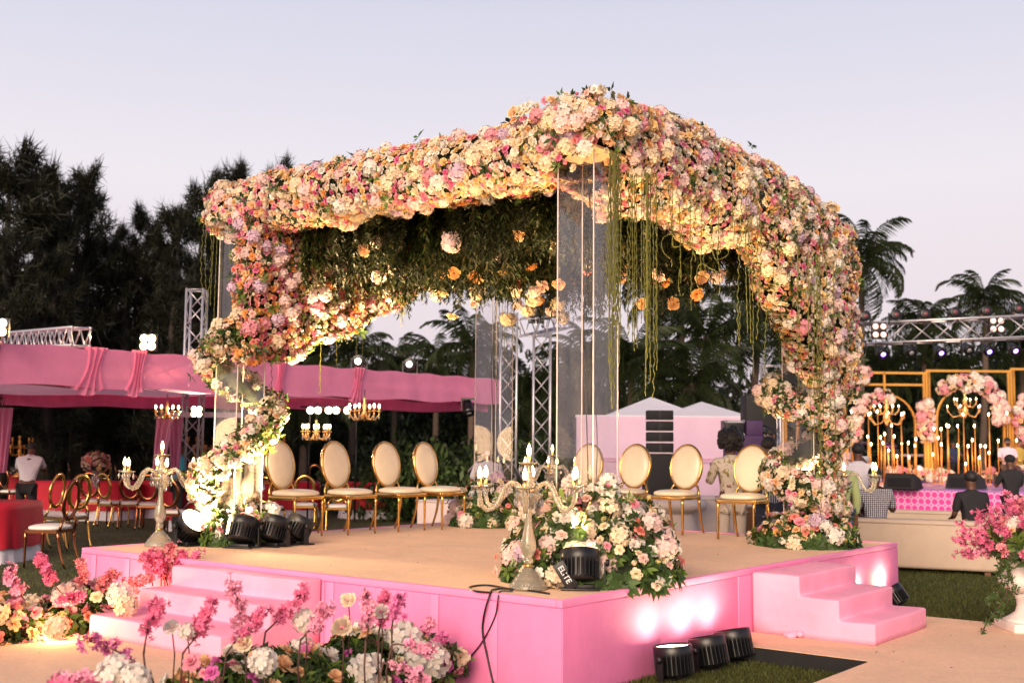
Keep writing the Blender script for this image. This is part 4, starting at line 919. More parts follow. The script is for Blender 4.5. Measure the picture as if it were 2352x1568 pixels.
# ceiling cloth between the two beams, sagging
def roof(u,v_):
    p=(A0.lerp(B1,u)).lerp(A2.lerp(B2,u),v_)-PV; p.z+= -.34-.10*math.sin(pi*v_)*(1-u)+.035*math.sin(v_*22+u*3)+.02*math.sin(u*31); return p
ROOFC=P('pale pink ceiling cloth',(.85,.42,.58),.8,0,4,.1,.1,sss=.35)
MB().grid(roof,40,40).obj('ceiling_cloth',ROOFC,pav)
def swag(t0,w_,seed):   # bunched bright swags thrown over the front beam
    g=random.Random(seed); a=A0.lerp(B1,t0)-PV; n=Vector((dd.y,-dd.x,0)); L1=w_
    def f(u,v_):
        x=(u-.5)*L1*(1-.45*math.sin(pi*v_))*(1+.3*v_); x+=-.35*v_*L1; return a+dd*x+n*(.20+.035*math.sin(u*22+seed+v_*2))+Vector((0,0,.03-(.60+.12*math.sin(pi*u))*v_))
    MB().grid(f,26,10).obj('swag',DRAPE,pav)
for t0,w_,s_ in((.225,.32,1),(.325,.42,3),(.372,.26,4),(.56,.22,6),(.69,.34,7)): swag(t0,w_,s_)
for k,(x,y0,y1,x1,dep,w0) in enumerate(((8,936,1085,0,20,.34),(378,955,1102,358,19.5,.30),(402,955,1090,402,20.2,.26))):
    a=D(x,y0,dep)-PV; b=D(x1,y1,dep)-PV
    def f(u,v_,a=a,b=b,w0=w0,k=k): p=a.lerp(b,v_); return p+Vector(((u-.5)*w0*(1-.45*v_),.05*math.sin(u*19+k+v_),0))
    MB().grid(f,24,8).obj('curtain',P('mauve pink curtain',(.75,.30,.48),.8,0,4,.1,.1,sss=.35),pav)
MB().box((0,0,0),((D(560,950,19.8)-D(385,950,19.8)).length,.06,.09),T(D(470,952,19.8)-PV)).obj('curtain_rail',P('pale rail cloth',(.6,.5,.62),.8),pav)
truss('truss_tower','tall aluminium truss tower rising behind the left pillar',gd(438,21),gd(438,21)+Vector((0,0,(D(441,664,1).z-CZ)*gd(438,21).y+CZ)),.30,.34,group='truss towers')
q=D(-60,790,15); truss('lighting_truss','aluminium truss resting on the pink pavilion at the upper left',D(-90,788,27),D(186,773,17.2),.27,.33,rc=.024)
tt=gd(1166,20); truss('truss_tower','aluminium truss tower seen through the far acrylic pillar',tt,Vector((tt.x,tt.y,D(1166,720,tt.y).z)),.28,.34,group='truss towers')
tb=gd(1243,20); truss('truss_tower','aluminium truss tower with a lamp bar on top, right of the far pillar',tb,Vector((tb.x,tb.y,D(1243,768,tb.y).z)),.29,.34,group='truss towers')
truss('lighting_truss','short aluminium truss across the middle tower top carrying black lamps',D(1212,752,tb.y-.5),D(1290,735,tb.y+1.5),.29,.3)
for lab,p,q_ in (('slanting aluminium brace at the left of the far pillar',G(1032,1130,0),D(1120,1040,17)),('slanting aluminium brace at the right of the far pillar',G(1242,1170,0),D(1160,1045,17))):
    t=thing('brace_pole',lab,'brace',tuple(p)); MB().tube([Vector((0,0,.03)),q_-p],.035,8).obj('tube',ALU,t); MB().box((0,0,.015),(.2,.2,.03)).obj('foot',ALU,t)
tr=gd(1772,21); truss('truss_tower','pale truss tower behind the right pillar flowers',tr,Vector((tr.x,tr.y,D(1772,838,tr.y).z)),.28,.32,group='truss towers')
# hanging / standing lamps
def head(label,p,aim,s=.30,lens=None,group='moving head lamps',name='moving_head',lit=True,stand=None):
    t=thing(name,label,'lamp',tuple(p),0,group); a=Vector(aim).normalized(); M=a.to_track_quat('Z','Y').to_matrix().to_4x4()
    MB().lathe([(.10,-.7),(.30,-.62),(.36,-.2),(.42,.15),(.46,.2),(.46,.42),(.40,.45)],14,M@Matrix.Scale(s,4)).obj('housing',BLACK,t)
    MB().lathe([(.40,.44),(.001,.46)],14,M@Matrix.Scale(s,4)).obj('lens',(lens if lit else LENSD),t)
    u=1 if (stand or 1)>0 else -1
    mb=MB(); mb.box((-.5*s,0,.25*s*u),(.08*s,.16*s,.9*s)); mb.box((.5*s,0,.25*s*u),(.08*s,.16*s,.9*s)); mb.box((0,0,.7*s*u),(1.08*s,.3*s,.14*s)); mb.obj('yoke',BLACK,t); return t
FL=P('flood glare',(1,.8,.5),.4,em=9,emc=(1,.60,.24)); FW=P('white flood glare',(1,.9,.7),.4,em=9,emc=(1,.84,.55)); COOLW=P('cool white lens',(1,1,.95),.4,em=9,emc=(.95,1,.86)); PURP=P('violet lens',(.5,.3,1),.4,em=5,emc=(.42,.22,1.0))
def flood(label,p,mat,e_,col,s=.22):
    t=thing('floodlight',label,'floodlight',tuple(p),0,'floodlights in the dining area'); MB().box((0,.03,0),(s*1.15,.08,s*1.15),None,.01).obj('housing',BLACK,t)
    for i in(-1,1):
        for j in(-1,1): MB().lathe([(s*.27,.0),(s*.27,.02),(s*.12,.04),(.001,.045)],12,T(i*s*.26,0,j*s*.26)@RX(pi/2)).obj('lamp_cell',mat,t)
    MB().tube([(0,.05,-s*.5),(0,.06,-s*1.3)],.015,6).obj('bracket',BLACK,t); o=spot(t,(0,-.06,0),(.1,-4,-1.2),e_,col,R(140),.1); return t
flood('glaring amber four cell floodlight on top of the pink pavilion beam',D(340,786,18.6),FL,260,(1,.60,.26),.24)
flood('amber floodlight cut by the left edge of the picture above the pavilion',D(-4,752,15.2),FL,200,(1,.60,.26),.22)
flood('white floodlight under the pavilion beside the left truss tower',D(452,945,19.4),FW,160,(1,.85,.6),.17)
for x,y,lab in((825,829,'moving head lamp shining cool white on the pavilion beam, left one'),(942,836,'moving head lamp shining cool white on the pavilion beam, right one')): 
    dep=22.5+(x-825)*.014; head(lab,D(x,y,dep),(-.05,-1,-.1),.30,COOLW,stand=-1)
fb=thing('festoon_bar','black stand bar with five round white lamps beyond the red tables','light stand',tuple(D(765,942,24)),0)
for i,x in enumerate((713,730,755,772,798)):
    p=D(x,942,24)-Vector(fb.location); MB().ball(tuple(p),.075,12).obj('lamp',FW,fb)
MB().tube([D(690,934,24.1)-Vector(fb.location),D(850,934,24.1)-Vector(fb.location)],.02,6).obj('bar',BLACK,fb)
for x in(712,820): MB().tube([D(x,934,24.1)-Vector(fb.location),Vector((D(x,934,24.1).x,24.1,0))-Vector(fb.location)],.02,6).obj('stand',BLACK,fb)
for i,(x,y) in enumerate(((1232,716),(1246,708),(1258,704),(1272,696))): head('black lamp on the middle truss bar, %s from the left'%ordw(i+1),D(x,y,tb.y-.2+i*.3),(.3,.3,1),.26,None,lit=False,group='dark lamps on the middle truss bar',stand=-1)
head('dark moving lamp hung below the right end of the pavilion beam',D(1076,938,25),(.2,-.6,-1),.3,None,lit=False)
# chandeliers
CHG=P('amber glass chandelier',(.80,.42,.14),.15,.5,20,.1,.05); BULB2=P('small glowing bulb',(1,.8,.5),.4,em=14,emc=(1,.76,.42))
def chandelier(label,top,drop_,r,arms=6,tiers=1,cat='chandelier'):
    t=thing('chandelier',label,'chandelier',tuple(top),0,'hanging chandeliers'); MB().tube([(0,0,0),(0,0,-drop_)],.008,5).obj('cord',BLACK,t); z=-drop_
    MB().lathe([(.012,z+.02),(.03*r/.3,z),(.02,z-.06*r/.3),(.045*r/.3,z-.14*r/.3),(.02,z-.22*r/.3),(.06*r/.3,z-.30*r/.3),(.05*r/.3,z-.36*r/.3),(.01,z-.45*r/.3)],12).obj('stem',CHG,t)
    for ti in range(tiers):
        rr=r*(1-.35*ti); zz=z-.30*r/.3+ti*.22
        for k in range(arms):
            q=2*pi*k/arms+ti*.4+.3; c,s=math.cos(q),math.sin(q); a=MB().tube([(.03*c,.03*s,zz),(.3*rr*c,.3*rr*s,zz-.10*rr/.3),(.7*rr*c,.7*rr*s,zz-.13*rr/.3),(rr*c,rr*s,zz-.02),(rr*c,rr*s,zz+.03)],.013,6).obj('arm',CHG,t)
            MB().lathe([(.01,zz+.02),(.035,zz+.03),(.036,zz+.04),(.012,zz+.05),(.012,zz+.08)],8,T(rr*c,rr*s,0)).obj('cup',CHG,a)
            MB().ball((rr*c,rr*s,zz+.11),(.017,.017,.035),8).obj('bulb',BULB2,a)
            m=MB(); drop(m,Vector((rr*c,rr*s,zz)),1.6); m.obj('crystal_drop',CRYSD,a)
    return t
def dz(y1,y2,dep): return D(1176,y1,dep).z-D(1176,y2,dep).z
chandelier('lit chandelier hanging below the pavilion beside the mauve curtain',D(385,905,19),dz(905,925,19),.18)
chandelier('lit amber chandelier hanging lower, above the second oval chair',D(728,925,16.5),dz(925,966,16.5),.19,8)
chandelier('lit amber chandelier hanging higher at the right of the lamp row',D(838,895,17),dz(895,915,17),.22)
# ================================================================ dining tables and ring-back chairs
RED=P('crimson tablecloth',(.42,.003,.02),.75,0,3,.12,.15,bs=30); WCL=P('white under cloth',(.62,.58,.66),.8,0,4,.08,.15)
def cloth(mb,rx,ry,z0,z1,e,flare,nf,M=None,amp=.03):
    seg=72; V=[];F=[]; rows=8; ph=rnd.uniform(0,6)
    for i in range(rows):
        t=i/(rows-1); z=z1+(z0-z1)*t
        for k,(x,y) in enumerate(superell(seg,1,1,e)): w_=1+flare*t+amp*t**1.3*math.sin(k/seg*2*pi*nf+ph)+amp*.5*t*math.sin(k/seg*2*pi*nf*1.7+1); V.append((x*rx*w_,y*ry*w_,z+.006*math.sin(k)*t))
    F=[(i*seg+k,i*seg+(k+1)%seg,(i+1)*seg+(k+1)%seg,(i+1)*seg+k) for i in range(rows-1) for k in range(seg)]+[tuple(range(seg-1,-1,-1))]
    return mb.add(V,F,M,True)
def table(label,x,ybase,rx,ry,rz=0,e=2.0,red=True,h=.78):
    p=G(x,ybase,0); dp_=p.y+ry; p=Vector((D(x,1100,dp_).x,dp_,0)); t=thing('dining_table',label,'table',tuple(p),rz,'red clothed dining tables')
    mb=MB(); cloth(mb,rx,ry,.20 if red else .01,h,e,.05,17); mb.obj('tablecloth',RED if red else WCL,t)
    if red: mb=MB(); cloth(mb,rx*.97,ry*.97,.0,.34,e,.06,21,amp=.03); mb.obj('under_cloth',WCL,t)
    for i in(-1,1): MB().tube([(i*rx*.5,0,0),(i*rx*.5,0,h-.04)],.03,6).obj('leg',BLACK,t)
    return p
tabs=[('red clothed table with white underskirt cut by the left edge of the picture',-28,1300,.62,.8,0,3.0),
 ('long red table in the second row, behind the brown ring chair',195,1196,1.0,.7,.05,3.2),('red table at the far left carrying a gold candelabra',40,1165,1.1,.6,0,3.2),
 ('red table directly behind the left crystal candelabra',400,1190,.75,.6,.1,2.6),('red table right behind the left pillar flowers',468,1222,.6,.5,0,2.6),('red table glimpsed behind the first oval chair',655,1192,.75,.6,0,2.3),
 ('long red table behind the second and third oval chairs',845,1192,.62,.5,.0,2.4),('red table behind the last oval chair of the left row',930,1182,.62,.5,0,2.2),('red table behind the left pillar with a flower vase',555,1180,.7,.6,0,2.4)]
for i,a in enumerate(tabs): table(*a)
wt=table('small white clothed table beyond the red tables near the bushes',815,1150,.7,.5,0,2.2,red=False)
SEATW=P('white seat pad',(.72,.66,.62),.45,0,8,.06,.05)
def ring_chair(mat,label):
    t=thing('ring_back_chair',label,'chair',(0,0,0),0,'ring back chairs around the red tables')
    mb=MB(); cushion(mb,.22,.21,.43,.475); mb.obj('seat',SEATW,t)
    mb=MB(); mb.box((0,.19,.415),(.41,.022,.035)); mb.box((0,-.19,.415),(.38,.022,.035)); mb.box((.205,0,.415),(.02,.36,.035)); mb.box((-.205,0,.415),(.02,.36,.035)); mb.obj('seat_frame',mat,t)
    for x,y,r_ in((.20,.19,0),(-.20,.19,0),(.19,-.185,1),(-.19,-.185,1)): legm(x,y,r_,.42).obj('leg',mat,t)
    M=T(0,-.235,.76)@RX(R(8)); mb=MB(); oval_torus(mb,.165,.215,.034,M,32,6,.45); mb.obj('back_ring',mat,t)
    for s in(-1,1): MB().tube([(s*.185,-.19,.41),(s*.17,-.215,.50),(s*.125,-.222,.58)],[.018,.015,.013],4).obj('back_support',mat,t)
    return t
rcg=ring_chair(GOLD,'gold'); rcb=ring_chair(GOLDD,'bronze'); used={'g':0,'b':0}
# x, y of the seat front/ground, heading of the sitter (deg), scale, material, label
RC=[(112,1302,175,'b','brown gold ring back chair on the grass nearest the stage, seat turned left'),(150,1262,150,'g','gold ring back chair just behind the nearest brown gold one'),(90,1255,170,'g','pale gold ring back chair tucked behind the cut off red table'),
 (212,1205,90,'b','dark ring back chair against the long red table, seat in front'),(258,1210,60,'g','gold ring back chair seen nearly side on beside the dark one'),(300,1212,100,'b','bronze ring back chair with white seat left of the crystal candelabra'),
 (25,1175,60,'b','bronze ring back chair at the far left red table, leftmost'),(85,1178,50,'g','ring back chair between the two left red tables'),(112,1135,90,'g','bright gold ring chair back rising behind the far left table'),(90,1130,100,'g','dull gold ring chair back beside the bright one at the far left table'),
 (178,1145,20,'b','silvery brown ring chair seen side on in front of the ladder'),(240,1145,100,'g','bright gold ring chair back behind the long red table'),(285,1150,20,'b','dark ring chair seen side on behind the crystal candelabra'),
 (398,1240,80,'b','bronze ring chair with white seat behind the shining lamp'),(345,1215,90,'b','bronze ring chair half hidden by the left candelabra stem'),(452,1150,100,'b','dark red brown ring chair back behind the left pillar flowers'),
 (700,1215,95,'g','large gold ring chair back between first and second oval chairs'),(770,1165,110,'b','dark ring chair back between the first two oval chairs, farther off'),(775,1220,95,'g','gold ring chair with white seat below the second oval chair'),(840,1160,80,'g','bright gold ring chair top between second and third oval chairs'),
 (928,1175,100,'b','dark ring chair behind the third oval chair'),(1012,1170,60,'b','bronze ring chair right of the last oval chair in the left row'),(618,1225,80,'g','gold ring chair behind the flowers at the left pillar foot'),(725,1150,90,'b','small dark ring chair top beyond the first oval chair')]
for x,y,hd_,k,lab in RC:
    pr=rcg if k=='g' else rcb; c=pr if not used[k] else copy_tree(pr); used[k]=1; c.location=G(x,y,0); c.rotation_euler=(0,0,R(hd_-90)); c.scale=((1.13,)*3 if y>1250 else (1.03,)*3); c['label']=lab
# gold table candelabras
CG=P('antique gold paint',(.50,.21,.06),.4,.6,25,.25,.2)
def gcand(label,p,h=1.0):
    t=thing('gold_candelabra',label,'candelabra',tuple(p),.2,'gold candelabras on the red tables'); t.scale=(h,)*3
    MB().lathe([(.16,0),(.13,.03),(.05,.09),(.03,.14),(.035,.2)]+[(.022+.014*(i%2),.22+i*.028) for i in range(14)]+[(.05,.62),(.02,.68),(.05,.74),(.03,.80),(.045,.86),(.012,.9),(.03,.95),(.035,1.0),(.02,1.01)],12).obj('stem',CG,t)
    for ti,(z,r_) in enumerate(((.58,.22),(.76,.32))):
        for k in range(5):
            q=2*pi*k/5+ti*.6; c,s=math.cos(q),math.sin(q); a=MB().tube([(.02*c,.02*s,z),(.45*r_*c,.45*r_*s,z-.06),(.8*r_*c,.8*r_*s,z-.06),(r_*c,r_*s,z),(r_*c,r_*s,z+.10)],.013,6).obj('arm',CG,t)
            MB().lathe([(.012,z+.10),(.04,z+.12),(.03,z+.13),(.02,z+.16),(.035,z+.2),(.02,z+.2)],8,T(r_*c,r_*s,0)).obj('candle_cup',CG,a)
def tbl(x,y): # a point on a table top
    return G(x,y,.781)
gcand('gold branched candelabra on the far left red table',tbl(42,1094),.95); gcand('gold branched candelabra behind the left pillar flowers, near the truss tower',tbl(462,1100),1.0); gcand('gold branched candelabra peeking out left of the first oval chair',tbl(620,1110),1.0)
# flower vases on tables
VG=P('clear vase glass',(.85,.75,.8),.05,0,10,.03,0,trans=.8)
def vase(label,p,h=.34,r=.20,mix=BASE):
    t=thing('flower_vase',label,'flower vase',tuple(p),0,'flower vases on the dining tables'); MB().lathe([(.06,0),(.065,.01),(.03,.03),(.028,.06),(.07,.12),(.065,.17),(.03,.24),(.045,h)],14).obj('vase',VG,t); ins=[]
    def sf_():
        d=Vector(rng.normal(size=3)).normalized(); d.z=d.z*.8+.15; return Vector(p)+Vector((d.x*r,d.y*r,h+.12+d.z*r*.9)),d
    fill(ins,sf_,60,mix,Pack(),szf=1.3,leaf=.5); scatter(t,ins,60); return t
vase('round blush and red bouquet in a glass vase on the long red table',tbl(218,1118),.30,.24,[('rose','blush',4),('rose','coral',1),('rose','hot',1),('rose','peach',1)]); vase('bouquet in a bulbous glass vase just left of the first oval chair',G(598,1140,.78),.42,.15); vase('pink bouquet on a table behind the mauve curtain',tbl(412,1085),.3,.16)
# round silver chafing lids
for x,y,lab in((190,1082,'polished silver food warmer dome left of the bouquet'),(292,1086,'polished silver food warmer dome right of the bouquet')):
    t=thing('food_warmer',lab,'food warmer',tuple(G(x,y+30,0)),0); SIL=P('polished steel',(.7,.7,.72),.12,1,10,.05,.02); M=T(0,0,.86)
    MB().lathe([(.17,0),(.165,.05),(.13,.11),(.07,.15),(.001,.165)],18,M).obj('lid',SIL,t); MB().lathe([(.18,-.06),(.18,0),(.17,.005)],18,M).obj('pan',SIL,t)
    for q in(.4,2.5,4.6): MB().tube([(.14*math.cos(q),.14*math.sin(q),.80),(.17*math.cos(q),.17*math.sin(q),.0)],.012,5).obj('leg',SIL,t)
# step ladder
lp=G(150,1092,0); t=thing('step_ladder','aluminium step ladder standing open behind the long red table','ladder',tuple(lp),.15); lh=D(150,992,lp.y).z
for sx in(-1,1):
    MB().tube([(sx*.26,-.45,0),(sx*.17,0,lh)],.025,6).obj('front_rail',ALU,t); MB().tube([(sx*.26,.45,0),(sx*.17,0,lh)],.02,6).obj('rear_rail',ALU,t)
for i in range(6): f_=(i+1)/7; MB().box((0,-.45*(1-f_),lh*f_),(2*(.26-.09*f_),.08,.025)).obj('rung',ALU,t)
MB().box((0,0,lh),(.4,.16,.03)).obj('top_cap',ALU,t)
# buffet counter far left
q=G(120,1128,0); t=thing('buffet_counter','long grey buffet counter behind the worker in white','counter',tuple(q),0); GRY=P('grey counter cloth',(.16,.13,.13),.8,0,3,.2)
MB().box((0,0,.78),(4.6,.7,.04)).obj('top',P('dark counter top',(.04,.015,.015),.3),t); 
for i in range(5): MB().box((-1.84+i*.92,.02,.38),(.90,.64,.76),None,.01).obj('cabinet',GRY,t)
q=G(300,1105,0); t=thing('fallen_pole','silver pole leaning over the buffet at the left','pole',tuple(q),0); MB().tube([(-.35,0,1.35),(.55,0,.62)],.05,8).obj('tube',ALU,t); MB().tube([(.5,0,0),(.5,0,.7)],.03,6).obj('post',ALU,t)
# ================================================================ marquee, speakers, cases
WALLP=P('pink white marquee wall',(.80,.56,.74),.8,0,1.5,.06,.05,sss=.2); ROOFW=P('white marquee roof',(.74,.72,.80),.7,0,3,.05,.05,sss=.2)
m0=D(1324,955,22); m1=D(1733,957,22.6); t=thing('marquee','white two peaked marquee with a plain pink lit side wall','marquee',(m0.x,m0.y,0),0); O_=Vector(t.location); wdt=(m1-m0).length
hM=m0.z; n=5
for i in range(n):
    a=i*wdt/n; MB().grid(lambda u,v_,a=a,i=i:(a+(wdt/n+.01)*u,.02*math.sin((a+wdt/n*u)*9)*(v_)+.004*i,hM*(1-v_)),8,6).obj('wall_panel',WALLP,t)
for z in(.98,1.02): MB().box((wdt/2,-.03,hM*z/1.6),(wdt,.012,.014),None).obj('seam_band',P('pink seam',(.8,.42,.62),.8),t)
MB().box((wdt/2,.1,hM),(wdt+.02,.12,.05)).obj('eaves_beam',ROOFW,t)
for (px_,py_,x0,x1,dp) in((1496,911,1385,1622,24),(1611,922,1530,1728,23.4)):
    pk_=D(px_,py_,dp+1.5)-O_; a=D(x0,957,dp)-O_; b=D(x1,957,dp)-O_; c=b+Vector((0,3,0)); d=a+Vector((0,3,0)); m=MB()
    m.add([a,b,c,d,pk_],[(0,1,4),(1,2,4),(2,3,4),(3,0,4)]); m.obj('roof',ROOFW,t); mb=MB()
    for q_ in(a,b,c,d): mb.tube([q_,(q_.x,q_.y,0)],.04,6)
    mb.obj('roof_poles',ALU,t)
GRIL=P('speaker grille',(.008,.007,.008),.6,.2,60,.3,.4,bs=200)
sp=gd(1515,19); t=thing('speaker_stack','tall black line array of four speakers on a subwoofer in front of the marquee','speaker stack',tuple(sp),-.05); pm=sp.y/FPX
top=D(1515,941,sp.y).z; bh=(D(1515,941,sp.y).z-D(1515,1040,sp.y).z)/4; wd_=63*pm
for i in range(4):
    z=top-bh*(i+.5); MB().box((0,0,z),(wd_*.94,.4,bh*.86),None,.01).obj('speaker_box',GRIL,t); MB().box((0,-.205,z),(wd_*.10,.01,bh*.7)).obj('horn',BLACK,t)
    MB().box((0,-.19,z-bh*.48),(wd_*1.04,.02,.010)).obj('rigging_bar',ALU,t)
MB().box((.02,0,(top-4*bh)*.5),(wd_*1.28,.6,top-4*bh-.02),None,.012).obj('subwoofer',GRIL,t)
cs=gd(1700,18.5); t=thing('equipment_rack','open silver cornered flight case on a dark violet rack behind the curly haired man','equipment rack',tuple(cs),0); VIO=P('dark violet cabinet',(.06,.02,.09),.6)
zt=D(1700,1000,cs.y).z; MB().box((.05,0,zt/2),(.55,.5,zt),None,.01).obj('cabinet',VIO,t); z2=D(1700,966,cs.y).z
MB().box((-.12,0,(zt+z2)/2),(.30,.4,z2-zt),None,.01).obj('flight_case',BLACK,t); MB().box((.2,0,(zt+z2)/2),(.26,.4,z2-zt),None,.01).obj('mixer_case',VIO,t)
for i in(-1,1):
    for z in(zt+.01,z2-.01): MB().box((-.12+i*.14,-.19,z),(.04,.04,.03)).obj('corner_guard',ALU,t)
MB().box((-.12,-.205,z2-.02),(.3,.01,.03)).obj('trim',ALU,t); MB().box((-.12,-.205,zt+.02),(.3,.01,.03)).obj('trim',ALU,t)
sp=gd(1752,19.5); t=thing('loudspeaker','tall black loudspeaker column behind the guitarist','loudspeaker',tuple(sp),0); zt=D(1752,906,sp.y).z; MB().box((0,.3,zt/2),(.52,.5,zt),None,.015).obj('cabinet',GRIL,t); MB().lathe([(.001,0),(.16,.02),(.19,.01)],20,T(0,.04,zt*.72)@RX(pi/2)).obj('cone',BLACK,t)
# white lounge furniture
SOFW=P('cream sofa fabric',(.47,.36,.28),.8,0,5,.06,.12,bs=60); SOFL=P('white leather sofa',(.72,.58,.52),.4,0,5,.06,.08)
def sofa(name,label,p,rz,L_,h,dpt,mat,arm=True,legs=True):
    t=thing(name,label,'sofa',tuple(p),rz); MB().box((0,dpt/2+.08,.26),(L_-.04,dpt-.2,.30),None,.04).obj('seat_base',mat,t)
    MB().box((0,.10,h/2+.03),(L_,.26,h-.06),None,.05).obj('backrest',mat,t)
    MB().box((0,dpt*.5+.12,.46),(L_-.44,dpt*.55,.12),None,.05,).obj('seat_cushion',mat,t)
    for s in(-1,1): MB().box((s*(L_/2-.11),dpt/2+.04,h*.40),(.2,dpt-.06,h*.62),None,.05).obj('armrest',mat,t)
    for sx in(-1,1):
        for y in(.08,dpt-.1): MB().box((sx*(L_/2-.15),y,.05),(.07,.07,.1)).obj('foot',P('dark wood foot',(.15,.05,.02),.4),t)
    MB().tube([(-L_/2+.04,-.033,h-.05),(L_/2-.04,-.033,h-.05)],.010,6).obj('back_piping',mat,t)
    return t
a=G(1945,1308,0); b=G(2298,1326,0); mid=(a+b)/2; rzs=math.atan2((b-a).y,(b-a).x); hS=D(2100,1193,mid.y).z
sofa('sofa','long beige sofa seen from behind, right of the stage on the grass',mid,rzs,(b-a).length,hS,.85,SOFW)
q=G(2150,1250,0); sofa('sofa','second beige sofa behind the first, below the patterned music stage',q,rzs,3.4,D(2150,1172,q.y).z,.8,SOFW)
q=gd(1640,17); sofa('sofa','white sofa behind the right row of chairs',q,.05,1.9,D(1600,1138,q.y).z,.8,SOFL)
q=gd(1535,16.6); t=thing('ottoman','white button tufted round ottoman behind the right row of chairs','ottoman',tuple(q),0)
zt=D(1535,1145,q.y).z; MB().lathe([(.42,.02),(.45,.06),(.43,.3),(.35,zt-.22),(.34,zt-.18),(.52,zt-.14),(.54,zt-.05),(.50,zt),(.2,zt+.03),(.001,zt+.03)],30,flute=.03).obj('cushion_top',SOFL,t)
for i in range(9):
    q_=-pi+pi*i/8; 
    for z in(.12,.22,.32): MB().ball((.43*math.cos(q_),.43*math.sin(q_),z),.012,6).obj('button',SOFL,t)
q=gd(1428,17); sofa('armchair','white armchair seen behind the near acrylic pillar',q,0,1.5,D(1428,1150,q.y).z,.8,SOFL)
# cardboard box
CARD=P('brown cardboard',(.36,.17,.07),.85,0,6,.1,.15); q=gd(1752,15.0); hb=D(1752,1168,q.y-.2).z; t=thing('cardboard_box','brown cardboard box behind the last chair of the right row','box',tuple(q),.1); wb=82*q.y/FPX
MB().box((0,.2,hb/2),(wb,.4,hb),None,.004).obj('carton',CARD,t); MB().box((0,.0,hb+.03),(wb,.12,.012),RX(.5)@T(0,0,0)).obj('flap',CARD,t); MB().box((-wb*.25,-.004,hb*.55),(.10,.004,.09)).obj('label',P('white paper',(.75,.7,.65),.8),t)
q=G(1010,1235,0); t=thing('low_table','plain white block table behind the left row of chairs','table',tuple(q),RS-pi/2)
MB().box((0,.3,.31),(1.1,.6,.60),None,.02).obj('body',P('white block',(.62,.50,.48),.7,0,3,.05),t); MB().box((0,.3,.625),(1.14,.64,.03),None,.006).obj('top',P('white block',(.62,.50,.48),.7),t)
# ================================================================ music stage on the right
def magenta():
    m=bpy.data.materials.new('octagon print'); m.use_nodes=True; nt=m.node_tree; N=nt.nodes; L=nt.links; b=N['Principled BSDF']; b.inputs['Roughness'].default_value=.7
    t=N.new('ShaderNodeTexCoord'); s=N.new('ShaderNodeSeparateXYZ'); L.new(t.outputs['Object'],s.inputs[0])
    def mth(op,a,b_=None,c=None):
        n=N.new('ShaderNodeMath'); n.operation=op
        for i,q in enumerate((a,b_,c)):
            if q is None: continue
            if isinstance(q,(int,float)): n.inputs[i].default_value=q
            else: L.new(q,n.inputs[i])
        return n.outputs[0]
    per=.175; x=mth('DIVIDE',s.outputs[0],per); z=mth('DIVIDE',s.outputs[2],per)
    fx=mth('ABSOLUTE',mth('SUBTRACT',mth('FRACT',x),.5)); fz=mth('ABSOLUTE',mth('SUBTRACT',mth('FRACT',z),.5))
    oct_=mth('MAXIMUM',mth('MAXIMUM',fx,fz),mth('MULTIPLY',mth('ADD',fx,fz),.72)); inside=mth('LESS_THAN',oct_,.405)
    dia=mth('GREATER_THAN',mth('ADD',fx,fz),.83); both=mth('MAXIMUM',inside,dia)
    mx=N.new('ShaderNodeMix'); mx.data_type='RGBA'; L.new(both,mx.inputs[0]); mx.inputs[6].default_value=(.80,.36,.60,1); mx.inputs[7].default_value=(.66,.045,.30,1); L.new(mx.outputs[2],b.inputs['Base Color']); return m
OCT=magenta(); PLUM=P('violet stage floor',(.35,.16,.45),.35,0,4,.1)
ZM=.58; a=G(1600,1106,ZM); b=G(2460,1133,ZM); dM=(b-a); LM=dM.length; rzm=math.atan2(dM.y,dM.x); ms_=thing('music_stage','music stage with a magenta octagon patterned front panel','stage',(a.x,a.y,0),rzm)
MB().box((LM/2,4.5,ZM-.03),(LM+4,9,.06)).obj('deck',PLUM,ms_)
for i in range(8):
    MB().box(((i+.5)*LM/8,-.02,(ZM-.03)/2),(LM/8-.01,.03,ZM-.05)).obj('front_panel',OCT,ms_)
def MS2(x,y,dep_extra=0): return G(x,y,ZM)
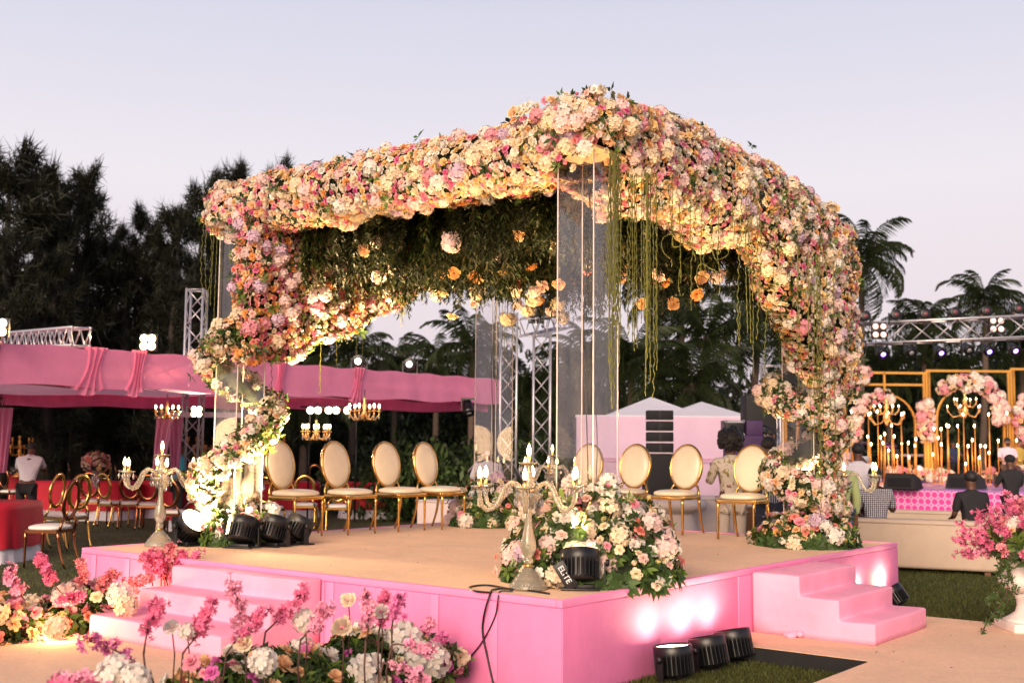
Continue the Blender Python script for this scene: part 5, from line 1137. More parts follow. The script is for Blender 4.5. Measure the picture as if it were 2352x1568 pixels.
# gold arch frames
GP=P('gold painted frame',(.55,.26,.045),.4,.35,10,.1); dep=35.5
def fr(label,x0,x1,ytop,arch=None,rail=None):
    p=D((x0+x1)/2,1100,dep); t=thing('gold_arch_frame',label,'arch frame',(p.x,p.y,ZM),0,'gold arch frames on the music stage'); O_=Vector(t.location)
    W=lambda x,y,dd_=dep:D(x,y,dd_)-O_
    for x in(x0,x1):
        for o in(0,.35):
            q=W(x+(3 if o else -3),ytop,dep+o); MB().box((q.x,q.y,q.z/2),(.065,.065,q.z)).obj('post',GP,t)
    q0,q1=W(x0-4,ytop),W(x1+4,ytop); MB().box(((q0.x+q1.x)/2,q0.y,(q0.z+q1.z)/2),(q1.x-q0.x,.06,.07)).obj('rail',GP,t)
    if rail: q0,q1=W(x0,rail),W(x1,rail); MB().box(((q0.x+q1.x)/2,q0.y+.02,(q0.z+q1.z)/2),(q1.x-q0.x,.06,.07)).obj('rail',GP,t)
    if arch:
        ax0,ax1,ay=arch
        for off,dd_ in((0,dep),(5,dep+.3)):
            pts=[]; c=(ax0+ax1)/2; r_=(ax1-ax0)/2-off*.5; yc=ay+r_*1.0
            pts.append(W(c-r_,1102,dd_)); 
            for i in range(15): q=pi-pi*i/14; pts.append(W(c+r_*math.cos(q),yc-r_*math.sin(q),dd_))
            pts.append(W(c+r_,1102,dd_)); MB().tube(pts,.032,6).obj('arch',GP,t)
        q0=W(c,ytop); q1=W(c,ay); MB().box((q0.x,q0.y,(q0.z+q1.z)/2),(.06,.06,abs(q0.z-q1.z))).obj('hanger',GP,t)
    return t
fr('gold frame with arch just right of the flower wound right pillar',1936,2124,856,(1957,2104,905),883)
fr('tallest gold frame with arch, second from the right pillar',2130,2318,852,(2150,2308,884))
fr('gold frame cut by the right edge of the picture',2324,2490,848,(2345,2480,900))
fr('gold frame mostly hidden behind the right pillar flowers',1800,1924,866,(1830,1905,922))
# flower clusters on the frames
FM=[('rose','pink',1.5),('rose','blush',1.5),('rose','cream',1.5),('rose','peach',1),('hydrangea','pale',1.5),('hydrangea','white',1.2),('hydrangea','pink',1)]
def fcl(label,path,wd=13,n=70):
    p=D(*path[0],dep-.15); t=thing('flower_cluster',label,'flower cluster',tuple(p),0,'flower clusters on the gold frames'); ins=[]; pts=[D(x,y,dep-.1) for x,y in path]
    def sf_():
        i=rng.integers(0,len(pts)-1); q=pts[i].lerp(pts[i+1],rng.uniform(0,1)); d=Vector(rng.normal(size=3)).normalized(); d.y=-abs(d.y); return q+d*wd*dep/FPX,d
    fill(ins,sf_,n,FM,Pack(.2),szf=2.3,leaf=.3); scatter(t,ins,60)
    MB().tube([q-p for q in pts],wd*dep/FPX*.7,6).obj('foliage_core',BACKG,t)
fcl('pink and cream flower spray on the upper left corner of the gold frames',[(1948,890),(1960,868),(1975,858),(1988,856)],15,60)
fcl('flower swag curving down the left side of the first gold arch',[(2035,908),(2010,915),(1985,930),(1968,955),(1960,985),(1968,1000)],13,90)
fcl('upright flower cluster on the gold post between the two arches',[(2123,925),(2123,960),(2123,1000)],16,80)
fcl('flower swag crowning the tall arch and running down its right side',[(2165,893),(2190,878),(2220,875),(2255,885),(2280,905),(2292,935),(2298,962)],16,120)
fcl('flower cluster at the right edge of the picture on the last gold frame',[(2352,915),(2345,945),(2350,985),(2352,1005)],16,70)
fcl('low flower border on the music stage floor between the wedge speakers',[(2100,1090),(2125,1086),(2150,1090),(2172,1092)],11,60)
fcl('low flower border on the music stage floor right of the second wedge speaker',[(2250,1095),(2275,1090),(2300,1098)],10,40)
fcl('low flower border on the music stage floor behind the first wedge speaker',[(2045,1078),(2070,1082),(2090,1078)],7,24)
chandelier('lit chandelier hung in the first gold arch',D(2035,900,dep-.6),dz(900,915,dep),.55,6,2)
chandelier('lit two tier chandelier hung in the tall arch',D(2215,885,dep-.6),dz(885,903,dep),.50,5,2)
# candle sticks
CN=[(425,622),(523,590),(797,620),(680,745),(600,840),(552,880),(410,868),(445,955),(580,940),(706,868),(640,1025),(733,1088),(790,948),(865,940),(867,1098),(950,900),(940,970),(1155,785),(1200,882),(1235,785),(1233,957),(1300,745),(1322,752),(1135,1070),(1422,750),(1415,968),(1487,622),(1502,1172),(1534,977),(1583,908),(1610,747),(1657,1105),(1675,972),(1727,980),(1767,1050),(1875,918),(1980,610),(1775,622),(983,1225),(102,768),(183,770),(2080,912),(230,590)]
CN.sort(); zones=['in the first gold arch','on the post line between the arches','in the tall gold arch','by the last gold frame']
CBULB=P('candle bulb glow',(1,.8,.5),.4,em=16,emc=(1,.72,.36)); CROD=P('brass candle rod',(.70,.30,.07),.35,.5,10,.1)
hs=sorted(range(len(CN)),key=lambda i:CN[i][1])
for i,(zx,zy) in enumerate(CN):
    x=(2080+zx/4.479)*.91875; y=(900+zy/4.479)*.91875; dp=dep-.4-(i*37%11)*.12; p=D(x,1104,dp); top_=D(x,y,dp).z
    rk=hs.index(i); hw='tall' if rk<14 else ('medium' if rk<29 else 'short'); xf=(x-1925)/427
    where=('far left end' if xf<.12 else 'left gold arch' if xf<.42 else 'middle gold post' if xf<.58 else 'right gold arch' if xf<.88 else 'right edge')
    t=thing('candle_stick','%s lit brass candle stick by the %s, %s from the left'%(hw,where,ordw(i+1)),'candle stick',(p.x,p.y,ZM),0,'brass candle sticks on the music stage')
    h_=top_-ZM; MB().tube([(0,0,.01),(rnd.uniform(-.03,.03),0,h_)],.016,5).obj('rod',CROD,t); MB().lathe([(.07,0),(.06,.015),(.01,.02)],8).obj('foot',CROD,t); MB().ball((0,0,h_+.04),(.024,.024,.05),8).obj('bulb',CBULB,t)
point(None,tuple(D(2040,1040,dep-1.2)),60,(1,.6,.28),.4); point(None,tuple(D(2220,1040,dep-1.2)),70,(1,.6,.28),.4)
# stage truss with lamps
ta=D(1925,770,26); tb_=D(2430,748,24.6)
truss('overhead_truss','long aluminium lighting truss over the music stage',ta,tb_,.46,.5,rc=.028)
dt=(tb_-ta)
for i,(x,y) in enumerate(((1936,729),(1985,727),(2055,724),(2122,722),(2190,718),(2262,715),(2336,710))):
    head('dark round lamp standing on the overhead truss, %s from the left'%ordw(i+1),D(x,y,25.6-i*.1),(.05,-1,.05),.26,P('dim rose lens',(.16,.05,.06),.3),group='round lamps on top of the overhead truss',stand=-1)
for x,y,lab in((2020,759,'four lamp blinder on the left part of the overhead truss'),(2290,746,'four lamp blinder on the right part of the overhead truss')):
    p=D(x,y,25); t=thing('blinder_lamp',lab,'lamp',tuple(p),0); MB().box((0,.05,0),(.32,.1,.36),None,.01).obj('housing',BLACK,t)
    for i in(-1,1):
        for j in(-1,1): MB().lathe([(.065,0),(.04,.02),(.001,.025)],12,T(i*.085,-.01,j*.09)@RX(pi/2)).obj('lamp_cell',P('warm blinder cell',(.9,.6,.5),.4,em=1.3,emc=(1,.6,.5)),t)
for i,(x,y,lit) in enumerate(((1975,803,0),(2025,809,1),(2090,806,0),(2158,806,1),(2222,800,0),(2268,803,1),(2328,801,1))):
    lab=('moving head shining violet under the overhead truss, %s lit one from the left'%ordw(1+[1,3,5,6].index(i))) if lit else ('unlit black moving head under the overhead truss, %s dark one from the left'%ordw(1+[0,2,4].index(i)))
    t=head(lab,D(x,y,25.4-i*.1),(.05,-1,-.55),.26,PURP,lit=bool(lit),group='moving heads under the overhead truss')
    if lit: spot(t,(0,-.15,-.1),(rnd.uniform(-1,1),2.2,-3.5),260,(.45,.2,1),R(50),.05)
# wedge monitors
for x,lab,wd_ in((2065,'black wedge monitor speaker at the left of the music stage front',.86),(2211,'black wedge monitor speaker at the right of the music stage front',.92)):
    p=G(x,1122,ZM); t=thing('wedge_monitor',lab,'speaker',tuple(p),rzm,'wedge monitors on the music stage'); w_=wd_/2; m=MB()
    V=[(-w_,0,0),(w_,0,0),(w_*1.0,.55,0),(-w_*1.0,.55,0),(-w_*.85,.06,.40),(w_*.85,.06,.40),(w_*.95,.42,.26),(-w_*.95,.42,.26)]
    m.add(V,[(0,1,5,4),(1,2,6,5),(2,3,7,6),(3,0,4,7),(4,5,6,7),(3,2,1,0)]); m.obj('cabinet',GRIL,t); MB().box((0,-.008,.17),(wd_*.7,.012,.22)).obj('back_plate',BLACK,t)
# drum kit
DR=P('white pearl drum shell',(.62,.52,.62),.25,0,20,.2); CYM=P('bronze cymbal',(.32,.10,.20),.25,.8,20,.15)
p=G(1962,1104,ZM)+Vector((0,1.0,0)); t=thing('drum_kit','pearl white drum kit with cymbals at the left of the music stage','drum kit',tuple(p),0)
for (x,y,z,r_,h_) in((0,0,.32,.30,.40),(-.30,-.1,.72,.17,.2),(.05,-.15,.80,.16,.2),(.45,.05,.50,.21,.35),(-.55,.2,.6,.17,.15)): MB().lathe([(r_,-h_/2),(r_*1.04,-h_/2+.02),(r_,-h_/2+.03),(r_,h_/2-.03),(r_*1.04,h_/2-.02),(r_,h_/2)],20,T(x,y,z)@(RX(pi/2) if z<.4 else RX(.25))).obj('drum',DR,t)
for x,y,z,r_ in((-.62,.1,1.35,.28),(1.35,-.2,1.15,.30),(.25,.2,1.45,.25),(.8,.1,1.2,.2)):
    MB().lathe([(r_,0),(r_*.3,.02),(.03,.05),(.001,.055)],20,T(x,y,z)@RX(.3)).obj('cymbal',CYM,t); MB().tube([(x,y,0),(x,y,z+.08)],.012,5).obj('cymbal_stand',ALU,t)
# keyboard
p=G(2118,1104,ZM); t=thing('keyboard','slim pale keyboard on a crossed stand behind the candle sticks','keyboard',(p.x,p.y+.4,ZM),0); MB().box((0,0,.82),(1.1,.3,.08),None,.01).obj('keyboard_body',P('pale keyboard',(.4,.3,.3),.5),t)
for s in(-1,1): MB().tube([(s*.35,0,0),(-s*.35,0,.8)],.02,5).obj('stand_leg',BLACK,t)
# ================================================================ people
SKIN=P('brown skin',(.20,.085,.045),.5,0,8,.12,.05); SKIN2=P('dark brown skin',(.10,.04,.022),.5,0,8,.12,.05); HAIR=P('black hair',(.010,.007,.006),.6,0,40,.4,.8,bs=80)
def skinmesh(name,mat,parent,pts,edges,rad,sub=1):
    bm=bmesh.new(); lay=bm.verts.layers.skin.verify(); vs=[bm.verts.new(p) for p in pts]
    for a,b in edges: bm.edges.new((vs[a],vs[b]))
    for i,v_ in enumerate(vs):
        r=rad[i]; v_[lay].radius=(r if isinstance(r,tuple) else (r,r)); v_[lay].use_root=(i==0)
    me=bpy.data.meshes.new(name); bm.to_mesh(me); bm.free(); me.materials.append(mat); o=bpy.data.objects.new(name,me); link(o,parent)
    m=o.modifiers.new('skin','SKIN'); m.use_smooth_shade=True; s=o.modifiers.new('sub','SUBSURF'); s.levels=sub+1; s.render_levels=sub+1; return o
def person(label,loc,rz,shirt,trous,pose='stand',arms='down',skin=None,hair='short',h=1.72,kurta=0,beard=False,detail=1,face=True,group=None,head_tilt=0.0,lean=0.0,shoes=None):
    """local +y = front"""
    k=h/1.72; t=thing('person',label,'person',tuple(loc),rz,group); t.scale=(k,k,k); skin=skin or SKIN
    V=Vector; sit=pose=='sit'; hz=.52 if sit else .93; L_=lambda y,z:(y+lean*(z-hz),z)
    pel=V((0,0,hz)); sp_=V((0,lean*.22,hz+.2)); ch=V((0,lean*.42,hz+.40)); nk=V((0,lean*.55+.01,hz+.54)); hd0=V((0,lean*.6+.03+head_tilt*.05,hz+.66-abs(head_tilt)*.02)); hd1=V((0,lean*.62+.03+head_tilt*.12,hz+.735-abs(head_tilt)*.05))
    J=[pel,sp_,ch,nk,hd0,hd1]; E=[(0,1),(1,2),(2,3),(3,4),(4,5)]; Rr=[(.13,.10),(.125,.09),(.14,.095),.050,(.078,.09),(.074,.086)]
    arm={}
    for s in(-1,1):
        sh=ch+V((s*.185,0,.06))
        mode=arms if isinstance(arms,str) else arms[0 if s<0 else 1]
        if mode=='down': el=sh+V((s*.05,-.02,-.28)); wr_=el+V((s*.01,.05,-.25))
        elif mode=='phone': el=sh+V((s*.06,.10,-.24)); wr_=el+V((-s*.10,.20,.16))
        elif mode=='camera': el=sh+V((s*.10,.16,-.16)); wr_=el+V((-s*.12,.12,.22))
        elif mode=='lap': el=sh+V((s*.05,.06,-.27)); wr_=el+V((-s*.08,.22,-.04))
        elif mode=='guitar': el=sh+V((s*.10,.02,-.25)); wr_=el+V((-s*.05,.22,.05))
        elif mode=='reach': el=sh+V((s*.04,.20,-.18)); wr_=el+V((0,.22,-.05))
        elif mode=='hip': el=sh+V((s*.16,-.02,-.24)); wr_=el+V((-s*.12,.10,-.16))
        b=len(J); J+= [sh,el,wr_,wr_+(wr_-el).normalized()*.07]; E+=[(2,b),(b,b+1),(b+1,b+2),(b+2,b+3)]; Rr+=[.055,.040,.026,(.034,.018)]; arm[s]=(sh,el,wr_)
        hn=(wr_-el).normalized(); side=hn.cross(V((0,0,1))); side=side.normalized() if side.length>.1 else V((1,0,0)); pw=wr_+hn*.07
        for q,(o_,ln) in enumerate(((-.027,.062),(-.009,.075),(.010,.070),(.027,.055))):
            c_=len(J); a_=pw+side*o_; J+=[a_+hn*.02,a_+hn*(ln*.6)+V((0,.008,0)),a_+hn*ln+V((0,.02,-.012))]; E+=[(b+3,c_),(c_,c_+1),(c_+1,c_+2)]; Rr+=[.0095,.009,.007]
        c_=len(J); J+=[wr_+hn*.03+side*.035*-s+V((0,.01,0)),wr_+hn*.06+side*.055*-s+V((0,.02,0))]; E+=[(b+2,c_),(c_,c_+1)]; Rr+=[.011,.009]
    leg={}
    for s in(-1,1):
        hp=pel+V((s*.10,0,-.04))
        if sit: kn=hp+V((s*.08,.43,.02)); an=V((kn.x+s*.01,kn.y-.02,.09))
        else: kn=V((s*.105,.02,.50)); an=V((s*.11,-.02,.09))
        ft=an+V((s*.02,.17,-.055)); b=len(J); J+=[hp,kn,an,ft]; E+=[(0,b),(b,b+1),(b+1,b+2),(b+2,b+3)]; Rr+=[.085,.055,.038,(.042,.03)]; leg[s]=(hp,kn,an,ft)
    skinmesh('body',skin,t,J,E,Rr)
    # shirt
    zb=.04 if not kurta else -kurta
    Js=[pel+V((0,0,-.02)) if not kurta else pel+V((0,0,.0)),sp_,ch,nk+V((0,-.005,-.02)),nk+V((0,-.005,.03))]; Es=[(0,1),(1,2),(2,3),(3,4)]; Rs=[(.155,.12),(.148,.112),(.165,.12),(.10,.09),(.066,.066)]
    if kurta and not sit: c_=len(Js); Js.append(pel+V((0,0,-kurta))); Es.append((0,c_)); Rs.append((.19,.14))
    for s in(-1,1):
        sh,el,wr_=arm[s]; m_=el.lerp(wr_,.1 if not kurta else .85); b=len(Js); Js+=[sh,sh.lerp(el,.5),el if kurta else sh.lerp(el,.85)]; Es+=[(2,b),(b,b+1),(b+1,b+2)]; Rs+=[.075,.062,.056]
        if kurta: Js.append(m_); Es.append((b+2,b+3)); Rs.append(.045)
    skinmesh('shirt',shirt,t,Js,Es,Rs)
    Jt=[pel]; Et=[]; Rt=[(.145,.115)]
    for s in(-1,1):
        hp,kn,an,ft=leg[s]; b=len(Jt); Jt+=[hp,kn,an+V((0,0,.03))]; Et+=[(0,b),(b,b+1),(b+1,b+2)]; Rt+=[.100,.074,.060]
    skinmesh('trousers',trous,t,Jt,Et,Rt)
    for s in(-1,1):
        hp,kn,an,ft=leg[s]; MB().ball((ft.x-(ft.x-an.x)*.4,(ft.y+an.y)/2+.02,.045),(.05,.135,.045),10).obj('shoe',shoes or BLACK,t)
    c=(hd0+hd1)/2
    if hair=='short': MB().ball((c.x,c.y-.018,c.z+.035),(.090,.102,.088),14).obj('hair',HAIR,t)
    elif hair=='afro':
        m=MB(); m.ball((c.x,c.y-.02,c.z+.05),(.15,.15,.14),14)
        for i in range(60):
            d=V(rng.normal(size=3)).normalized(); 
            if d.y>.6 and d.z<.3: continue
            m.ball(tuple(V((c.x,c.y-.02,c.z+.04))+V((d.x*.14,d.y*.14,d.z*.14))),rng.uniform(.025,.045),6)
        m.obj('hair',HAIR,t)
    elif hair=='cap': MB().ball((c.x,c.y-.01,c.z+.05),(.098,.108,.085),14).obj('cap',BLACKM,t); MB().box((c.x,c.y+.10,c.z+.05),(.13,.09,.01)).obj('cap_brim',BLACKM,t)
    if face:
        for s in(-1,1):
            MB().ball((c.x+s*.033,c.y+.083,c.z+.005),(.013,.008,.009),8).obj('eye',P('eye white',(.7,.68,.62),.3),t); MB().ball((c.x+s*.033,c.y+.090,c.z+.005),.005,6).obj('iris',BLACK,t)
            MB().ball((c.x+s*.085,c.y,c.z-.01),(.012,.022,.032),8).obj('ear',skin,t); MB().box((c.x+s*.034,c.y+.09,c.z+.027),(.035,.01,.007)).obj('eyebrow',HAIR,t)
        MB().add([(c.x-.014,c.y+.085,c.z-.025),(c.x+.014,c.y+.085,c.z-.025),(c.x,c.y+.112,c.z-.022),(c.x,c.y+.088,c.z+.018)],[(0,1,2),(0,2,3),(2,1,3),(0,3,1)]).obj('nose',skin,t)
        MB().ball((c.x,c.y+.083,c.z-.048),(.024,.009,.007),8).obj('mouth',P('lips',(.25,.07,.06),.5),t)
    if beard: MB().ball((c.x,c.y+.035,c.z-.065),(.064,.062,.045),12).obj('beard',HAIR,t)
    return t,c
def clothmat(name,col,**k): return P(name,col,.85,0,8,.08,.3,bs=16,**k)
WHT=clothmat('white shirt',(.62,.58,.64)); NAVY=clothmat('navy trousers',(.02,.025,.05)); BLK=clothmat('black cloth',(.012,.011,.014)); CRT=clothmat('cream trousers',(.60,.50,.42))
def floral():
    m=P('floral print shirt',(.66,.58,.48),.85,0,6,.05,.25,bs=16); nt=m.node_tree; N=nt.nodes; L=nt.links; b=N['Principled BSDF']; t=N.new('ShaderNodeTexCoord'); src=b.inputs['Base Color'].links[0].from_socket
    for sc_,th,col in((9,.60,(.30,.28,.08,1)),(13,.64,(.22,.09,.07,1))):
        n=N.new('ShaderNodeTexNoise'); n.inputs['Scale'].default_value=sc_; n.inputs['Detail'].default_value=2; n.inputs['Distortion'].default_value=2; L.new(t.outputs['Object'],n.inputs[0]); g=N.new('ShaderNodeMath'); g.operation='GREATER_THAN'; g.inputs[1].default_value=th; L.new(n.outputs[0],g.inputs[0])
        mx=N.new('ShaderNodeMix'); mx.data_type='RGBA'; L.new(g.outputs[0],mx.inputs[0]); L.new(src,mx.inputs[6]); mx.inputs[7].default_value=col; src=mx.outputs[2]
    L.new(src,b.inputs['Base Color']); return m
def stripes(name,c0,c1,axis,sc_,check=False):
    m=P(name,c0,.85,0,6,.05,.25,bs=16); nt=m.node_tree; N=nt.nodes; L=nt.links; b=N['Principled BSDF']; t=N.new('ShaderNodeTexCoord'); s=N.new('ShaderNodeSeparateXYZ'); L.new(t.outputs['Object'],s.inputs[0]); src=b.inputs['Base Color'].links[0].from_socket
    for ax in ((axis,) if not check else (0,2)):
        a=N.new('ShaderNodeMath'); a.operation='MULTIPLY'; a.inputs[1].default_value=sc_; L.new(s.outputs[ax],a.inputs[0]); f=N.new('ShaderNodeMath'); f.operation='FRACT'; L.new(a.outputs[0],f.inputs[0]); g=N.new('ShaderNodeMath'); g.operation='GREATER_THAN'; g.inputs[1].default_value=.55; L.new(f.outputs[0],g.inputs[0])
        mx=N.new('ShaderNodeMix'); mx.data_type='RGBA'; mx.blend_type='MULTIPLY' if check else 'MIX'; L.new(g.outputs[0],mx.inputs[0]); L.new(src,mx.inputs[6]); mx.inputs[7].default_value=(*c1,1); src=mx.outputs[2]
    L.new(src,b.inputs['Base Color']); return m
def gp(x,y,z=0): return G(x,y,z)
def bydepth(x,dep_,z=0): q=D(x,1100,dep_); return Vector((q.x,q.y,z))
# heading: rz=0 -> faces away from the camera (+y)
dF=14.3
person('curly haired man in a cream floral shirt seen from behind',bydepth(1680,dF),.15,floral(),CRT,hair='afro',arms='phone',h=1.80-.04,face=False,kurta=.12,skin=SKIN2)
person('man in a navy striped shirt standing left of the flower wound right pillar',bydepth(1768,13.9),.35,stripes('navy stripe shirt',(.03,.04,.10),(.45,.45,.5),0,34),NAVY,arms='phone',h=1.72,face=False,kurta=.12,skin=SKIN2)
gt,_=person('guitarist in a black T-shirt standing before the tall black loudspeaker',bydepth(1772,17.6,.15),2.2,BLK,BLK,arms='guitar',h=1.74,face=True)
g2=thing('guitar','electric guitar with pale body held by the man in the black T-shirt','guitar',tuple(bydepth(1772,17.6,1.17)+Vector((.12,-.22,0))),.3)
m=MB(); m.ball((0,0,0),(.17,.03,.12),14); m.ball((.16,0,.04),(.12,.03,.09),12); m.obj('guitar_body',P('amber guitar body',(.7,.35,.08),.25),g2); MB().box((-.42,0,.09),(.5,.02,.045),RY(.15)).obj('neck',P('guitar neck',(.2,.08,.03),.4),g2)
p=G(1963,1104,ZM)+Vector((0,1.5,0)); person('drummer in a grey shirt and purple cap seated behind the drum kit',p,pi,clothmat('grey shirt',(.16,.18,.22)),BLK,'sit','reach',h=1.72,hair='cap',group='musicians on the music stage')
dW=16.2
_,c=person('man in a white shirt holding up a camera beyond the sofa',bydepth(1972,dW),-.1,WHT,clothmat('maroon trousers',(.08,.02,.03)),arms='camera',h=1.66,face=False,skin=SKIN2)
q=bydepth(1985,dW+.45,1.46); t=thing('camera','small silver camera held up by the man in the white shirt','camera',tuple(q),0); MB().box((0,0,0),(.14,.06,.09),None,.01).obj('camera_body',P('silver camera',(.5,.48,.5),.3,.5),t); MB().lathe([(.04,0),(.04,.07),(.03,.075)],14,T(0,.03,0)@RX(-pi/2)).obj('camera_lens',BLACK,t)
q=bydepth(2010,15.6,.02); person('man in a checked shirt on the beige sofa holding a phone',q,-.15,stripes('checked shirt',(.62,.60,.62),(.10,.10,.16),0,40,True),NAVY,'sit',('lap','phone'),h=1.74,face=False,skin=SKIN2)
q=bydepth(2036,15.9,1.0); 
q.z=D(2036,1154,15.9).z; t=thing('phone','black phone held up by the man in the checked shirt','phone',tuple(q),.1); MB().box((0,0,0),(.17,.012,.085),None,.004).obj('phone_case',BLACK,t); MB().box((0,-.0075,0),(.15,.003,.07)).obj('screen',P('phone screen glow',(.3,.2,.2),.3,em=.25,emc=(.5,.3,.4)),t)
person('dark haired man in a black suit sitting on the sofa behind the pink blossom urn',bydepth(2231,16.2,-.02),.1,BLK,BLK,'sit','lap',h=1.72,face=False,skin=SKIN2)
person('bearded musician in a pale pink shirt seated on a stool on the music stage',G(2316,1114,ZM),pi-.15,clothmat('pale pink shirt',(.70,.50,.58)),clothmat('brown trousers',(.07,.035,.03)),'sit','lap',h=1.78,beard=True,group='musicians on the music stage')
st_=G(2316,1108,ZM); t=thing('stool','small dark stool under the bearded musician','stool',tuple(st_),0); MB().lathe([(.16,.40),(.17,.43),(.15,.45)],16).obj('seat',BLACK,t)
for k in range(4): MB().tube([(.12*math.cos(k*pi/2+.7),.12*math.sin(k*pi/2+.7),.4),(.2*math.cos(k*pi/2+.7),.2*math.sin(k*pi/2+.7),0)],.014,5).obj('leg',GOLDD,t)
person('man in a black cap standing with his back turned below the bearded musician',bydepth(2322,19.0),.1,BLK,BLK,arms='phone',hair='cap',h=1.50,face=False,skin=SKIN2)
person('musician in a yellow kurta beside the bearded musician',G(2352,1112,ZM)+Vector((0,.3,0)),pi+.5,clothmat('yellow kurta',(.45,.32,.06)),CRT,'sit','lap',h=1.76,kurta=.1)
person('dim figure in grey seated behind the candle sticks in the first arch',G(2078,1103,ZM)+Vector((0,1.2,0)),pi,clothmat('dark grey shirt',(.05,.05,.06)),BLK,'sit','lap',h=1.7,group='musicians on the music stage')
person('keyboard player in navy seated behind the candle sticks in the tall arch',G(2222,1103,ZM)+Vector((0,1.2,0)),pi,clothmat('navy shirt',(.03,.04,.10)),BLK,'sit','reach',h=1.72,group='musicians on the music stage')
person('woman in a pale green dress standing half hidden behind the right pillar flowers',bydepth(1926,13.6),.2,clothmat('pale green dress',(.42,.50,.22)),clothmat('blue jeans',(.05,.10,.22)),arms='down',h=1.60,face=False,kurta=.35,shoes=clothmat('white shoe',(.7,.65,.68)))
person('worker in a white shirt bending over the buffet counter at the far left',bydepth(62,19.3),.25,WHT,BLK,arms='reach',h=1.60,lean=.55,head_tilt=1,face=False,skin=SKIN2)
person('man in a turquoise T-shirt standing between the mauve curtains',bydepth(408,20.8),-1.1,clothmat('turquoise shirt',(.03,.32,.42)),BLK,arms='lap',h=1.62,skin=SKIN2)
person('man in a white T-shirt and dark cap behind the far acrylic pillar, back turned',bydepth(1120,17.2),.3,WHT,BLK,arms='phone',hair='short',h=1.60,face=False)
# ================================================================ trees
TRUNK=P('palm trunk',(.075,.05,.038),.9,0,10,.3,.6,bs=30); BARK=P('dark bark',(.025,.018,.014),.9,0,10,.3,.6)
def frond(seed,L_=2.6,n=34,droop=1.0):
    g=np.random.default_rng(seed); V=[];F=[];C=[]; pts=[]
    a0=g.uniform(.5,.8)
    x=0;z=0;ang=a0
    for i in range(n+1): pts.append((x,z)); x+=math.cos(ang)*L_/n; z+=math.sin(ang)*L_/n; ang-=droop*(1.9/n)*(.4+1.3*i/n)
    base=np.array([.021,.031,.009])*g.uniform(.7,1.3)
    for i in range(n):
        (x0,z0),(x1,z1)=pts[i],pts[i+1]; w_=.022*(1-i/n)+.004; b=len(V); V+=[(x0,-w_,z0),(x0,w_,z0),(x1,w_,z1),(x1,-w_,z1)]; F+=[(b,b+1,b+2),(b,b+2,b+3)]; C+=[base*1.6]*4
        if i<3: continue
        ll=.62*math.sin(pi*(i/n)*.86+.28)*g.uniform(.85,1.1)
        for s in(-1,1):
            dx=.42+g.uniform(-.1,.1); dzz=-.55-g.uniform(0,.5); d=np.array([dx,s*.8,dzz]); d/=np.linalg.norm(d); p=np.array([x0,0,z0]); wv=np.array([.026,0,.012]); b=len(V); c=base*g.uniform(.7,1.4)
            m=p+d*ll*.5+np.array([0,0,.03]); e_=p+d*ll+np.array([0,0,-.12*ll]); V+=[tuple(p-wv*.5),tuple(p+wv),tuple(m+wv*1.3),tuple(m-wv*.7),tuple(e_)]; F+=[(b,b+1,b+2),(b,b+2,b+3),(b+3,b+2,b+4)]; C+=[c,c,c*1.1,c,c*.9]
    return nmesh('frond',np.array(V),np.array(F),np.array(C),LEAF,False)
FR=[frond(i,2.7,34,.9+.2*(i%4)) for i in range(6)]
def palm(label,x,y,dp,s=1.0,lean=0,ybase=None,n=34):
    top_=D(x,y,dp); base=Vector((top_.x-lean,dp,0)); t=thing('palm_tree',label,'palm tree',tuple(base),0,'coconut palms behind the party'); tp=top_-base
    pts=[Vector((0,0,0)).lerp(tp,q)+Vector((lean*.25*math.sin(q*pi),0,0)) for q in np.linspace(0,1,12)]; rr=[(.15-.06*q)*(1+.05*(i%2)) for i,q in enumerate(np.linspace(0,1,12))]; rr[0]=.24; MB().tube(pts,rr,9).obj('trunk',TRUNK,t)
    for i in range(n):
        o=bpy.data.objects.new('frond',FR[rng.integers(0,6)]); a=i*2.399+rng.uniform(-.2,.2); el=R(-55+ (i/n)*125)+rng.normal(0,.08); o.rotation_mode='XYZ'
        M=T(tp+Vector((0,0,-.05)))@RZ(a)@RY(-el+.35)@RX(rng.normal(0,.25)); sc_=s*.60*rng.uniform(.85,1.1); o.matrix_basis=M@Matrix.Scale(sc_,4); link(o,t)
    m=MB()
    for i in range(7): a=rng.uniform(0,6.28); m.ball((tp.x+.2*math.cos(a),tp.y+.2*math.sin(a),tp.z-.18-rng.uniform(0,.12)),.11,8)
    m.obj('coconuts',BARK,t,kind='stuff')
